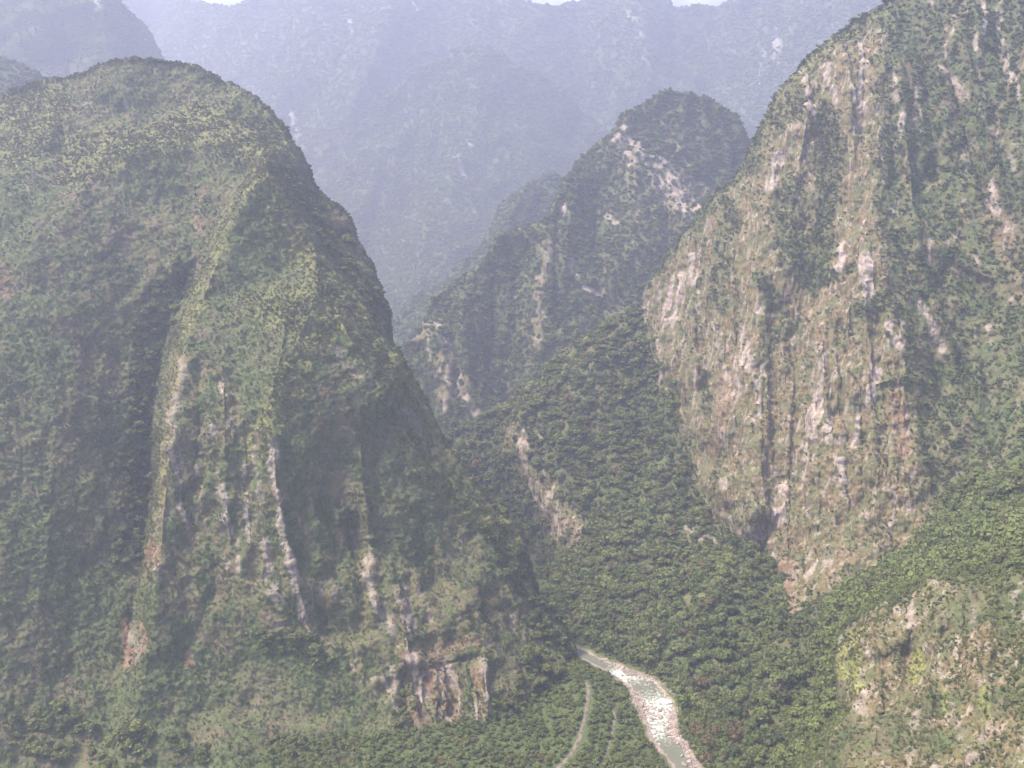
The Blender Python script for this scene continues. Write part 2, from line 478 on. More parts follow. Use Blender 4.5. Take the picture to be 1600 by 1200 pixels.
# ============================================================ LEFT MOUNTAIN
def left_mountain():
    top = [(-150, 215, 1230), (-60, 180, 1230), (0, 150, 1230), (40, 132, 1225), (80, 123, 1220), (125, 112, 1215), (165, 97, 1210), (200, 92, 1205), (245, 89, 1200), (290, 98, 1198), (320, 112, 1195),
           (345, 128, 1190), (375, 133, 1180), (405, 150, 1172), (425, 170, 1165), (440, 190, 1160), (455, 210, 1155), (470, 232, 1150), (482, 255, 1145), (492, 285, 1140), (510, 312, 1130), (530, 325, 1124), (548, 350, 1118),
           (553, 372, 1115), (570, 395, 1110), (585, 425, 1106), (598, 455, 1102), (605, 500, 1096), (612, 525, 1040), (628, 560, 930), (650, 600, 928), (672, 640, 925), (690, 675, 922), (705, 700, 920), (730, 735, 916),
           (755, 765, 913), (775, 790, 910), (800, 810, 905), (818, 840, 900), (828, 870, 897), (838, 905, 893), (850, 930, 890), (870, 950, 886), (885, 975, 882), (897, 1003, 876), (902, 1022, 868), (912, 1060, 835), (925, 1100, 800), (940, 1180, 730), (1000, 1300, 640)]
    spur = [(415, 256, 985), (450, 310, 978), (490, 370, 968), (525, 425, 957), (560, 465, 946), (600, 520, 937), (628, 560, 930)]
    behind = [(436, 244, 1092), (466, 298, 1100), (506, 354, 1098), (541, 404, 1090), (581, 456, 1082), (612, 502, 1068)]
    crest = [(415, 256, 985), (390, 300, 968), (360, 350, 950), (335, 400, 936), (320, 440, 925), (300, 490, 905), (285, 530, 890), (275, 600, 862), (270, 660, 842), (258, 720, 822), (250, 790, 800), (245, 860, 780), (240, 930, 765), (235, 990, 750), (222, 1050, 735), (205, 1120, 715), (185, 1200, 690)]
    gully = [(395, 262, 1090), (372, 300, 1060), (340, 350, 1040), (315, 400, 1025), (298, 440, 1035), (275, 500, 1022), (260, 540, 1010), (249, 600, 990), (244, 680, 964), (235, 760, 930), (227, 850, 880), (216, 930, 835), (204, 1000, 800), (190, 1080, 760), (165, 1150, 725)]
    mid_rib = [(500, 440, 925), (470, 520, 885), (445, 590, 860), (420, 650, 842), (408, 720, 826), (405, 800, 808), (415, 880, 790), (440, 960, 772), (470, 1040, 755)]
    right_rib = [(628, 560, 928), (560, 540, 905), (540, 600, 893)]
    pts = [(0, 230, 1160), (60, 155, 1205), (100, 235, 1135), (92, 180, 1165), (60, 240, 1120), (150, 262, 1086), (250, 235, 1094), (180, 175, 1172), (260, 165, 1178), (320, 165, 1172), (180, 240, 1092), (170, 140, 1180), (330, 215, 1105), (400, 225, 1105), (100, 150, 1200), (300, 150, 1180),
           (0, 300, 1045), (100, 330, 1037), (200, 330, 1060), (290, 300, 1078), (0, 450, 962), (120, 450, 990), (220, 450, 1022), (0, 600, 890), (120, 600, 926), (200, 600, 962), (0, 750, 828), (120, 750, 870), (190, 750, 906),
           (0, 900, 774), (120, 900, 815), (0, 1050, 735), (110, 1050, 762), (0, 1200, 690), (110, 1200, 698), (-150, 300, 1015), (-150, 600, 845), (-150, 900, 735), (-150, 1200, 700), (-150, 1300, 635), (200, 1300, 636), (400, 1300, 640), (700, 1300, 655),
           (492, 320, 1118), (530, 370, 1108), (575, 430, 1095), (545, 350, 1114), (590, 480, 1075), (450, 230, 1130),
           (350, 450, 928), (400, 350, 957), (380, 300, 968), (420, 450, 930), (340, 600, 866), (370, 560, 880), (340, 700, 836), (320, 800, 818), (340, 900, 795), (300, 1000, 765), (330, 1100, 738), (290, 860, 795), (300, 720, 835),
           (520, 620, 860), (500, 700, 844), (490, 800, 826), (510, 900, 804), (540, 980, 788), (600, 620, 892), (560, 700, 864), (640, 660, 905), (650, 740, 880), (600, 800, 850), (560, 850, 838), (610, 950, 800), (640, 1030, 772),
           (700, 800, 880), (700, 900, 850), (760, 880, 868), (720, 960, 812), (760, 1015, 792), (640, 1046, 772), (640, 1056, 769), (760, 1025, 788), (700, 1000, 800), (700, 1060, 775), (790, 960, 850), (800, 900, 880), (830, 960, 862), (850, 1010, 842), (870, 1060, 815),
           (800, 1050, 790), (760, 1110, 748), (700, 1130, 738), (640, 1120, 740), (560, 1100, 745), (450, 1130, 733), (600, 1160, 722), (450, 1200, 700), (600, 1200, 702), (750, 1160, 728), (700, 1200, 702), (820, 1130, 752), (880, 1120, 764), (900, 1090, 790), (850, 1200, 700),
           (750, 820, 893), (780, 860, 890), (810, 880, 886)]
    top.insert(0, (-420, 300, 1190)); pts += [(-420, 420, 960), (-420, 700, 790), (-420, 950, 700), (-420, 1200, 672), (-420, 1300, 620)]
    s = Relief('left_mountain', -20, 1000, rows((30, 1300, 1.7)), 1.7, top, pts, [spur, behind, crest, gully, mid_rib], 2.2, (-420, None))
    C = lambda pl, w, a, p=1.0: s.crease(pl, w, a if a > 0 else a * .55, p)
    # ribs and gullies down the two faces (positive = stands out)
    C([(345, 560), (350, 650), (352, 760), (360, 860)], 14, 9); C([(312, 560), (310, 680), (300, 800), (298, 900)], 9, -8)
    C([(425, 660), (432, 760), (452, 860), (478, 960)], 12, 12); C([(382, 640), (388, 740), (395, 860)], 10, -9); C([(500, 680), (510, 800), (530, 900)], 18, -10)
    C([(560, 640), (568, 760), (578, 860), (592, 970)], 13, 8); C([(600, 880), (625, 940), (642, 1030)], 12, 9); C([(545, 780), (560, 900), (575, 980)], 9, -8)
    C([(520, 470), (550, 540), (590, 600), (640, 680)], 16, 14); C([(640, 690), (700, 760), (760, 830), (790, 900), (815, 960)], 14, 12)
    C([(480, 560), (520, 600), (560, 650), (600, 720)], 20, -10); C([(690, 880), (730, 930), (760, 1000)], 20, 8); C([(450, 470), (440, 540), (425, 620)], 18, 10)
    C([(190, 380), (180, 520), (170, 700), (150, 880)], 40, -5); C([(90, 640), (80, 800), (60, 1000)], 40, 5)
    C([(480, 250), (500, 330), (540, 400)], 12, -14); C([(440, 200), (470, 270), (500, 340)], 10, 9); C([(530, 340), (560, 420), (590, 480)], 14, -12)
    C([(640, 1049), (700, 1036), (760, 1022)], 2.6, -5, 2); C([(630, 1040), (700, 1026), (762, 1012)], 7, 2.5)
    rq = np.random.RandomState(61)
    for k in range(14):
        u = 622 + 10.5 * k + rq.uniform(-4, 4); C([(u, 1052 - 2.4 * k * .6 + rq.uniform(-3, 6)), (u + rq.uniform(-2, 6), 1085), (u + rq.uniform(0, 12), 1110 + rq.uniform(0, 30))], rq.uniform(2.5, 6), rq.uniform(1.5, 5.5) * (1 if rq.uniform() < .5 else -1.4))
    C([(205, 960), (212, 1000), (210, 1040)], 7, -12)
    C([(75, 152), (97, 190), (103, 240)], 5, -12)
    s.build_base(); P = s.P
    s.warped(9)
    U, V = s.U, s.Vc
    cliff = s.poly([(240, 640), (330, 560), (420, 620), (500, 700), (560, 800), (690, 860), (780, 960), (790, 1100), (700, 1140), (610, 1110), (470, 1020), (380, 930), (240, 940)], 12)
    forest = s.poly([(640, 1135), (720, 1140), (790, 1090), (860, 1080), (915, 1060), (950, 1200), (950, 1290), (480, 1290), (560, 1190), (600, 1150)], 8)
    forest = np.maximum(forest, 0.8 * s.strokes([([(272, 430), (236, 530), (220, 620), (212, 720), (202, 860)], 26), ([(445, 262), (475, 312), (512, 366), (548, 414), (590, 470)], 11, .7), ([(850, 1060), (870, 1000), (840, 900), (780, 830)], 40, .75),  # gully and spur-recess trees also darken these hollows like shade
                                                 ([(60, 1150), (150, 1180), (280, 1190)], 50, .8), ([(420, 1010), (460, 1000), (500, 1030)], 24, .7), ([(620, 1100), (650, 1150)], 20)]))
    strip0 = s.strokes([([(410, 262), (383, 304), (354, 352), (328, 402), (312, 444), (292, 492), (272, 540), (262, 600), (258, 660), (247, 740), (240, 820)], 15, 1.0)]); forest *= 1 - strip0
    lush = s.strokes([([(120, 240), (220, 230), (300, 200), (400, 215), (430, 190)], 38, .9), ([(30, 200), (60, 170)], 60, .8), ([(110, 270), (190, 250)], 22, .8), ([(440, 640), (470, 560), (520, 490), (560, 500)], 32, 1.0),
                      ([(560, 500), (600, 560), (650, 620)], 13, 1), ([(420, 270), (440, 330), (470, 390), (520, 450)], 26, .7), ([(400, 700), (430, 640)], 20, 1), ([(640, 700), (720, 790), (780, 820), (830, 900)], 24, .8), ([(430, 480), (520, 480)], 40, .6)])
    lit_grass_crest = s.strokes([([(416, 258), (390, 302), (362, 350), (337, 400), (322, 440), (302, 490), (284, 532), (273, 590)], 11, 1.0), ([(273, 590), (268, 660), (256, 720), (247, 800)], 6, .55),  # yellow crest grass; its strokes also paint the sunlit ridge edges brighter
                         ([(628, 560), (672, 640), (705, 700), (775, 790), (818, 840), (845, 920), (880, 975)], 10, 1.0), ([(560, 500), (600, 545), (628, 570)], 8, .9), ([(415, 258), (450, 312), (490, 372), (525, 427), (562, 468), (600, 522)], 5, .8), ([(440, 600), (415, 670), (405, 740)], 6, .8), ([(780, 795), (820, 850), (850, 930), (900, 1000)], 16, .55)])
    rock = s.strokes([([(283, 560), (276, 660)], 5, .7), ([(345, 590), (348, 615)], 5), ([(333, 668), (334, 680)], 4), ([(262, 700), (280, 760), (296, 830)], 5, .8), ([(275, 690), (300, 800)], 3, .8), ([(350, 755), (356, 800), (366, 845)], 7),
                      ([(385, 765), (388, 860)], 4), ([(425, 690), (440, 830), (452, 880), (466, 920), (482, 965)], 7), ([(412, 840), (418, 900), (440, 940)], 8, .9), ([(478, 940), (486, 1012)], 5), ([(570, 840), (580, 900), (591, 965)], 7),
                      ([(600, 950), (610, 990)], 6), ([(626, 920), (640, 1000), (650, 1042)], 10), ([(650, 1052), (658, 1092)], 10), ([(614, 1055), (620, 1100)], 6, .9), ([(680, 1052), (690, 1090)], 4), ([(700, 1035), (706, 1060)], 10, .8), ([(714, 1070), (713, 1105)], 3),
                      ([(740, 1095), (748, 1135)], 4), ([(762, 1000), (758, 1020)], 3), ([(757, 1040), (768, 1105)], 6, .7), ([(655, 918), (656, 935)], 3), ([(800, 958), (804, 978)], 5), ([(530, 548), (531, 560)], 4), ([(535, 555), (560, 580)], 12, .4),
                      ([(696, 1110), (702, 1150)], 4), ([(640, 640), (660, 690)], 10, .35), ([(880, 1040), (884, 1070)], 6, .4), ([(618, 1170), (616, 1180)], 4), ([(370, 870), (374, 885)], 4), ([(195, 158), (199, 164)], 5, .7), ([(120, 172), (140, 168)], 5, .5),
                      ([(208, 968), (214, 1030)], 6, .8), ([(400, 690), (402, 740)], 4, .7), ([(48, 280), (52, 295)], 6, .5), ([(340, 700), (345, 740)], 3, .6), ([(315, 730), (320, 800)], 3, .7)])
    red = s.strokes([([(680, 1060), (700, 1110), (715, 1140)], 26, .5), ([(745, 1060), (755, 1110)], 12, .45), ([(202, 965), (200, 1030)], 8, .8), ([(222, 980), (222, 1020)], 5, .8), ([(640, 1040), (700, 1010), (740, 1000)], 14, .5),
                     ([(0, 420), (10, 460)], 14, .4), ([(310, 335), (312, 355)], 8, .4), ([(225, 340), (228, 350)], 8, .3), ([(120, 545), (125, 570)], 10, .35), ([(230, 880), (238, 850)], 5, .6), ([(300, 1025), (302, 1040)], 8, .6), ([(560, 1170), (570, 1200)], 10, .4), ([(640, 1100), (660, 1130)], 14, .5)])
    streak = noise_at(P, 16, 5.0, 21); streak2 = noise_at(P, 7, 5.0, 22)
    n40 = noise_at(P, 55, 1.0, 30)
    rock = rock * sstep(-0.45, -0.1, streak2 + 0.3 * streak)
    rock = .65 * np.maximum(rock, 0.8 * cliff * sstep(0.44, 0.58, streak2 * .7 + streak * .5))
    tan = np.maximum(0.65 * cliff * sstep(-0.1, 0.35, streak), 0.35 * sstep(0.05, 0.5, n40))
    lit_grass_crest = lit_grass_crest * (.15 + .5 * sstep(-.25, .25, noise_at(P, 12, 1.5, 33))); grass = np.maximum(lit_grass_crest, lush * 0.6)
    lit_tan_strip = s.strokes([([(280, 555), (266, 660), (250, 770), (240, 880)], 11, 1.0)]); tan = np.maximum(tan, lit_tan_strip)  # tan rock colour at full strength, so this flank looks sunlit
    s.displace(6 * noise_at(P, 60, 1.8, 1) + 3.5 * ridged(noise_at(P, 30, 2.5, 2)) * (0.35 + cliff) - 1.5)
    s.displace(2.6 * noise_at(P, 14, 1.0 , 4) + (3.2 * cliff + .3) * noise_at(P, 11, 6.0, 5) + 1.3 * noise_at(P, 6, .8, 6) + 0.9 * noise_at(P, 3, .8, 7))
    s.N = s.normals(); nz = s.N[2]
    tan *= (1 - forest)
    s.link(M_near, dict(rock=rock, tan=tan, grass=grass, red=red), 'steep green and brown mountain on the left with a sunlit ridge running down its front')
    bare = np.clip(rock * 1.2 + red * .6, 0, 1)
    patch = sstep(-.35, .35, noise_at(s.P, 28, 1.0, 40) + .5 * noise_at(s.P, 9, 1.0, 41))
    # trees
    p, jj, ii = s.scatter(forest * 0.032 * (1 - bare), 1)
    rs = np.random.RandomState(2); r = rs.lognormal(1.3, .34, len(p)).clip(1.8, 7)
    VALLEY_TREES.append((p, r, U[jj, ii], V[jj, ii], 'left'))
    # shrubs
    d = (0.115 + 0.16 * patch) * (1 - bare) * (1 - .75 * forest) * (1 - .45 * tan) * (1 + .2 * strip0) * (1 + .5 * lush) * (1 + .9 * (U * 0 + sstep(14, 2, s.Vc - s.vt[None, :])))
    p, jj, ii = s.scatter(d, 3); r = rs.gamma(5, .155, len(p)).clip(.4, 2.4) * (1 + .5 * lush[jj, ii]) * (1 + .6 * sstep(10, 2, (s.Vc - s.vt[None, :])[jj, ii]))
    g = rs.uniform(size=len(p)) < (0.10 + 0.75 * np.maximum.reduce([1.3 * lit_grass_crest, 0.3 * tan, .45 * lush])[jj, ii])  # dry bushes gathered on the crests carry the painted sunlit edge too
    p[:, 2] -= .4 * r
    instancer('shrubs', p[~g], r[~g], P_shrub, 'dark green shrubs and tussocks clinging to the steep left mountain', 'shrubs')
    instancer('dry_shrubs', p[g], r[g] * .8, P_dry, 'yellowish dry bushes along the sunlit ridge of the left mountain', 'dry shrubs')
left_mountain()

# ============================================================ RIGHT MASSIF with its spur, wooded foot and near outcrop
def right_massif():
    top = [(520, 835, 1340), (620, 760, 1335), (690, 690, 1335), (705, 680, 1330), (740, 655, 1320), (770, 640, 1315), (805, 622, 1310), (825, 600, 1305), (855, 570, 1300), (880, 545, 1295), (915, 520, 1290), (950, 500, 1285), (985, 488, 1280), (1005, 465, 1275), (1020, 435, 1268),
           (1040, 400, 1260), (1060, 375, 1252), (1080, 350, 1245), (1098, 325, 1240), (1115, 305, 1235), (1135, 290, 1230), (1150, 275, 1225), (1165, 248, 1220), (1175, 225, 1216), (1190, 195, 1212), (1205, 170, 1208), (1220, 140, 1205), (1240, 112, 1202), (1255, 90, 1200), (1270, 78, 1200),
           (1310, 50, 1195), (1340, 30, 1190), (1385, 5, 1185), (1430, -40, 1185), (1500, -120, 1190), (1600, -260, 1200), (1780, -430, 1210)]
    L = []
    L.append([(1385, 5, 1180), (1378, 120, 1130), (1370, 230, 1085), (1368, 330, 1050), (1375, 420, 1015), (1395, 520, 978), (1418, 600, 947), (1435, 680, 917), (1447, 760, 890)])      # edge between tan cliff and green right face
    L.append([(1270, 78, 1195), (1300, 200, 1145), (1288, 330, 1108), (1272, 430, 1078)])                                     # dark gully
    L.append([(1360, 250, 1078), (1335, 330, 1072), (1300, 430, 1045), (1285, 550, 1003), (1290, 700, 955), (1300, 850, 895)])  # pillar right of it
    L.append([(1220, 142, 1200), (1205, 250, 1160), (1190, 350, 1128), (1178, 500, 1080), (1172, 650, 1028), (1175, 800, 965)])  # left pillar
    L.append([(1245, 500, 1075), (1240, 650, 1020), (1225, 800, 968)])
    L.append([(1000, 500, 1262), (1025, 560, 1215), (1060, 640, 1170), (1068, 700, 1135), (1100, 790, 1075), (1150, 845, 1010), (1212, 875, 950), (1228, 962, 862), (1245, 962, 852), (1290, 932, 850), (1350, 900, 850), (1420, 862, 862), (1442, 800, 882), (1470, 760, 892)])  # foot of the cliff
    L.append([(985, 490, 1278), (935, 560, 1240), (900, 620, 1212), (885, 700, 1170), (890, 780, 1125), (905, 850, 1082)])    # crest of the middle spur
    L.append([(805, 640, 1255), (810, 700, 1200), (835, 750, 1170), (865, 800, 1130), (900, 850, 1085)])                     # its rock rib
    L.append([(780, 660, 1300), (775, 720, 1262), (810, 800, 1200), (845, 850, 1155), (855, 875, 1125)])
    L.append([(1320, 982, 665), (1370, 940, 655), (1450, 915, 635), (1530, 895, 615), (1600, 875, 595), (1780, 830, 565)])   # brow of the near outcrop
    L.append([(1318, 985, 662), (1312, 1080, 615), (1295, 1140, 590), (1250, 1205, 590)])
    L.append([(1298, 985, 765), (1285, 1080, 735), (1262, 1140, 715), (1215, 1200, 686), (1190, 1300, 610)])
    pts = [(1180, 250, 1185), (1100, 400, 1218), (1060, 440, 1225), (1040, 500, 1225), (1110, 500, 1165), (1110, 600, 1130), (1120, 720, 1085), (1150, 350, 1175),
           (1240, 200, 1155), (1250, 320, 1118), (1230, 430, 1088), (1330, 120, 1145), (1330, 200, 1118), (1340, 470, 1010), (1330, 600, 965), (1350, 700, 935), (1370, 800, 895), (1390, 650, 940),
           (1500, 0, 1150), (1600, 0, 1115), (1780, 0, 1060), (1450, 100, 1120), (1530, 120, 1095), (1600, 200, 1040), (1500, 230, 1070), (1430, 300, 1065), (1550, 330, 1020), (1490, 400, 1022), (1600, 400, 985), (1450, 480, 1000), (1540, 500, 965), (1600, 550, 925),
           (1480, 600, 962), (1540, 640, 915), (1600, 650, 880), (1520, 720, 892), (1600, 740, 830), (1780, 700, 790), (1780, 400, 930), (1780, 200, 1000), (1560, 780, 800), (1500, 790, 852), (1600, 810, 745), (1460, 830, 800), (1400, 890, 795), (1780, 780, 680),
           (1330, 935, 800), (1300, 965, 780), (1500, 860, 705), (1600, 845, 650), (1440, 880, 730),
           (1000, 600, 1205), (960, 600, 1220), (1040, 700, 1150), (1000, 750, 1122), (1060, 780, 1092), (950, 700, 1170), (950, 800, 1092), (1100, 850, 1005), (1020, 850, 1030), (980, 900, 985), (1060, 900, 955), (1150, 900, 935), (1050, 960, 898), (900, 900, 1010), (880, 930, 985), (940, 960, 925),
           (1150, 1000, 858), (1200, 960, 872), (1240, 1010, 822), (1200, 1060, 788), (1250, 1100, 745), (1150, 1100, 768), (1270, 1040, 775), (1200, 1150, 722),
           G(930, 1000, 9), G(980, 1015, 11), G(1030, 1030, 12), G(1070, 1060, 10), G(1085, 1100, 8), G(1090, 1140, 6), G(1110, 1180, 5), G(1150, 1200, 8), G(1150, 1260, 5), G(1200, 1290, 5),
           G(900, 1010, -6), G(910, 1030, -9), G(960, 1050, -9), G(1010, 1070, -9), G(1040, 1100, -9), G(1050, 1140, -9), G(1060, 1180, -9), G(1100, 1230, -9), G(1130, 1290, -9), G(800, 1100, -12), G(800, 1290, -12), G(950, 1200, -12), G(900, 1120, -12), G(800, 960, -10), G(700, 960, -10),
           G(860, 900, 3), G(700, 850, -5), G(640, 800, -5), (790, 880, 1160), (720, 760, 1290),
           (1330, 1080, 598), (1320, 1180, 545), (1400, 1000, 612), (1400, 1080, 570), (1400, 1200, 512), (1500, 960, 588), (1500, 1060, 540), (1500, 1200, 480), (1600, 960, 555), (1600, 1060, 510), (1600, 1200, 452), (1780, 1200, 420), (1780, 960, 500), (1250, 1290, 560), (1400, 1290, 470), (1600, 1290, 415), (1780, 1290, 385),
           (1440, 1040, 585), (1560, 1100, 500), (1350, 1020, 632)]
    top.append((2040, -600, 1220)); pts += [(2040, -200, 1080), (2040, 0, 1010), (2040, 400, 850), (2040, 700, 700), (2040, 830, 545), (2040, 1200, 385), (2040, 1290, 355)]
    s = Relief('right_massif', 520, 1620, rows((-460, -30, 14), (-30, 1206, 1.65), (1206, 1300, 4)), 1.65, top, pts, L, 2.2, (None, 2040))
    C = s.crease
    C = lambda pl, w, a, p=1.0: s.crease(pl, w, a if a > 0 else a * .5, p)
    rs = np.random.RandomState(5)
    C([(1310, 55), (1330, 130), (1325, 230), (1345, 320)], 10, 16); C([(1350, 40), (1352, 120), (1345, 220)], 7, -12); C([(1262, 110), (1262, 180), (1240, 300), (1235, 420)], 10, 12)
    C([(1215, 160), (1222, 240), (1215, 340)], 8, -10); C([(1400, 60), (1412, 180), (1425, 300), (1435, 400)], 9, 12); C([(1440, 60), (1450, 180), (1470, 320)], 9, -10); C([(1380, 60), (1395, 200), (1400, 330)], 7, -9)
    C([(1475, 80), (1495, 160), (1520, 260), (1550, 340)], 13, -24); C([(1500, 40), (1530, 150), (1560, 260), (1580, 330)], 10, 14); C([(1545, 0), (1570, 120), (1600, 220)], 9, -12); C([(1520, 0), (1540, 80)], 7, 10)
    C([(1590, 0), (1620, 160)], 9, 10); C([(1440, 420), (1480, 520), (1540, 620)], 16, 14); C([(1500, 380), (1550, 480), (1600, 560)], 20, -14); C([(1450, 540), (1490, 640), (1520, 720)], 14, -12)
    C([(1560, 700), (1530, 640), (1530, 560)], 9, 8); C([(1420, 350), (1480, 400), (1560, 440)], 22, 16)
    C([(1085, 360), (1080, 440), (1085, 540), (1090, 640)], 10, 12); C([(1125, 320), (1128, 420), (1130, 540), (1128, 680), (1140, 780)], 9, 12); C([(1105, 420), (1108, 560), (1112, 700)], 7, -12)
    C([(1155, 300), (1152, 420), (1150, 560), (1155, 700), (1160, 820)], 7, -12); C([(1215, 440), (1210, 560), (1208, 700), (1205, 800)], 9, -5); C([(1060, 420), (1062, 500)], 9, -12); C([(1040, 470), (1050, 560), (1070, 620)], 7, 8)
    C([(1260, 500), (1258, 600), (1262, 740), (1262, 900)], 6, -13); C([(1275, 520), (1272, 640), (1278, 780), (1270, 900)], 6, 9); C([(1310, 460), (1312, 560), (1320, 700), (1330, 860)], 7, -9); C([(1355, 380), (1352, 480), (1362, 580)], 6, 12)
    C([(1345, 600), (1348, 720), (1350, 840)], 6, -8); C([(1375, 540), (1385, 660), (1395, 780)], 7, -8); C([(1240, 560), (1232, 700), (1228, 860), (1232, 940)], 7, 9); C([(1190, 590), (1188, 700), (1195, 800)], 5, 8)
    C([(1205, 756), (1225, 748), (1245, 752)], 5, -8, 2); C([(1365, 668), (1400, 660), (1422, 655)], 3, 5); C([(1368, 600), (1390, 594), (1420, 592)], 3, 6)
    for k in range(26):                                                           # finer fluting over the cliff
        u = 1075 + 13.5 * k + rs.uniform(-4, 4); v = rs.uniform(420, 620); l = rs.uniform(120, 300)
        C([(u, v), (u + rs.uniform(-8, 10), v + l * .5), (u + rs.uniform(-8, 16), v + l)], rs.uniform(3, 5.5), rs.uniform(3.5, 7) * (1 if k % 2 else -1))
    # middle spur
    C([(960, 520), (950, 600), (960, 700), (985, 800)], 16, 12); C([(1000, 560), (1000, 650), (1010, 760)], 16, -14); C([(915, 560), (860, 610), (820, 650), (805, 680)], 9, 14); C([(925, 640), (925, 720), (935, 800)], 14, -10)
    C([(1070, 760), (1040, 830), (990, 900)], 22, 14); C([(1150, 850), (1120, 930), (1060, 1000)], 22, 14); C([(1110, 820), (1060, 900), (1000, 960)], 16, -10); C([(1210, 900), (1200, 980), (1150, 1050)], 22, -12); C([(1260, 980), (1230, 1060), (1180, 1120)], 20, 12)
    # outcrop ribs and gullies
    for k, (u, w) in enumerate([(1345, 10), (1385, 12), (1425, 9), (1468, 12), (1510, 10), (1550, 12), (1590, 10)]):
        C([(u, 930), (u - 8, 1040), (u - 22, 1200)], w, 8 if k % 2 else -8)
    C([(1440, 960), (1405, 1000), (1345, 1040)], 10, 9); C([(1556, 900), (1520, 960), (1500, 1040)], 9, -9)
    s.build_base(); P = s.P; s.warped(9, 13); U, V = s.U, s.Vc
    out = (U > 1190) & (s.Y < 690) & (V > 860)
    cliff = s.poly([(1000, 470), (1060, 380), (1120, 330), (1180, 260), (1215, 160), (1290, 75), (1385, 40), (1372, 330), (1400, 520), (1430, 640), (1455, 770), (1440, 850), (1350, 900), (1240, 968), (1225, 965), (1215, 880), (1150, 850), (1095, 790), (1062, 640), (1030, 570)], 5)
    greenp = s.strokes([([(1290, 180), (1300, 260), (1290, 340), (1275, 430)], 24, .95), ([(1230, 300), (1240, 400)], 26, .7), ([(1140, 330), (1130, 420)], 18, .6), ([(1190, 440), (1210, 480)], 14, .8), ([(1290, 440), (1310, 430), (1340, 420)], 9, .9), ([(1098, 590), (1100, 650)], 9, .6),
                        ([(1345, 480), (1380, 470)], 14, .9), ([(1220, 190), (1260, 150)], 20, .5), ([(1120, 450), (1125, 480)], 10, .6), ([(1200, 520), (1240, 510)], 14, .5), ([(1100, 830), (1130, 700)], 10, .4), ([(1410, 590), (1430, 595)], 8, .9)])
    face = s.poly([(1385, 0), (1372, 330), (1400, 520), (1430, 640), (1455, 770), (2060, 740), (2060, -460), (1430, -460)], 6)
    outc = blur(out.astype(float), 3) * s.poly([(1322, 975), (1400, 935), (1470, 905), (1560, 915), (1610, 880), (2060, 850), (2060, 1310), (1200, 1310), (1250, 1190), (1300, 1120)], 6)
    wood = s.poly([(690, 640), (860, 560), (985, 485), (1030, 540), (1060, 640), (1070, 760), (1150, 850), (1215, 880), (1228, 965), (1300, 935), (1440, 850), (1470, 770), (1600, 720), (2060, 690), (2060, 850), (1600, 875), (1450, 900), (1320, 970), (1310, 1100), (1230, 1300), (520, 1300), (520, 700)], 4)
    wood *= (1 - outc)
    tanrib = s.strokes([([(802, 680), (830, 740), (860, 790), (900, 850)], 22, .95), ([(825, 590), (815, 615)], 9, .8), ([(845, 650), (838, 690)], 12, .5), ([(935, 600), (938, 640)], 8, .6), ([(1010, 480), (1030, 560), (1050, 600)], 18, .6), ([(850, 800), (875, 830)], 12, .9)])
    rock = s.strokes([([(1215, 245), (1200, 290)], 8), ([(1292, 95), (1302, 150)], 7), ([(1345, 60), (1350, 180)], 6, .9), ([(1060, 440), (1050, 500)], 15), ([(1080, 400), (1085, 440)], 8, .9), ([(1360, 400), (1356, 462)], 9), ([(1320, 378), (1312, 420)], 8), ([(1283, 540), (1277, 600), (1292, 665)], 8),
                      ([(1130, 535), (1137, 600)], 5), ([(1163, 515), (1170, 572)], 8), ([(1112, 510), (1118, 560)], 5), ([(1150, 545), (1155, 600)], 5), ([(1280, 640), (1258, 740)], 8), ([(1222, 755), (1214, 805)], 10), ([(1140, 745), (1142, 760)], 5), ([(1306, 712), (1320, 765)], 7), ([(1436, 485), (1460, 530), (1475, 555)], 10),
                      ([(1400, 485), (1402, 545)], 4), ([(1385, 510), (1395, 540)], 6), ([(1548, 290), (1560, 332)], 8), ([(1485, 110), (1505, 155)], 7, .9), ([(1530, 0), (1540, 70)], 4), ([(1560, 20), (1585, 150)], 7, .8), ([(1520, 60), (1530, 90)], 5), ([(1250, 120), (1272, 170)], 6), ([(1375, 240), (1380, 280)], 4, .7), ([(1432, 140), (1438, 230)], 3), ([(1395, 110), (1410, 220)], 3),
                      ([(1350, 100), (1340, 200)], 10, .7), ([(1175, 330), (1180, 350)], 4), ([(1360, 560), (1363, 625)], 5), ([(1370, 570), (1352, 640)], 4), ([(1180, 590), (1186, 650)], 5), ([(1340, 640), (1332, 700)], 4), ([(1080, 820), (1100, 840), (1180, 830)], 14, .5), ([(1270, 880), (1260, 900)], 5), ([(1300, 870), (1290, 900)], 5, .8),
                      ([(1208, 870), (1212, 880)], 4), ([(812, 690), (850, 790)], 7, .8), ([(865, 810), (872, 830)], 6), ([(1470, 640), (1475, 660)], 4, .4), ([(1235, 200), (1262, 190)], 8, .5), ([(1235, 650), (1243, 690)], 5, .7), ([(1580, 240), (1590, 270)], 5, .5), ([(1510, 240), (1518, 280)], 5, .6), ([(1528, 130), (1545, 200)], 5, .6),
                      ([(1340, 1100), (1345, 1080), (1350, 1110)], 8, 1), ([(1362, 1010), (1364, 1030)], 5), ([(1422, 955), (1424, 985)], 5, .9), ([(1590, 930), (1600, 960)], 12, .8), ([(1450, 1010), (1460, 1050)], 8, .8), ([(1430, 1120), (1425, 1190)], 10, .7), ([(1490, 1110), (1500, 1150)], 7, .7), ([(1545, 1130), (1535, 1190)], 10, .7), ([(1325, 985), (1320, 1010)], 8, .6), ([(1525, 950), (1520, 990)], 7, .6),
                      ([(1406, 1030), (1410, 1050)], 4, .9), ([(1375, 1055), (1385, 1062)], 4), ([(1495, 980), (1495, 1015)], 3, .8)])
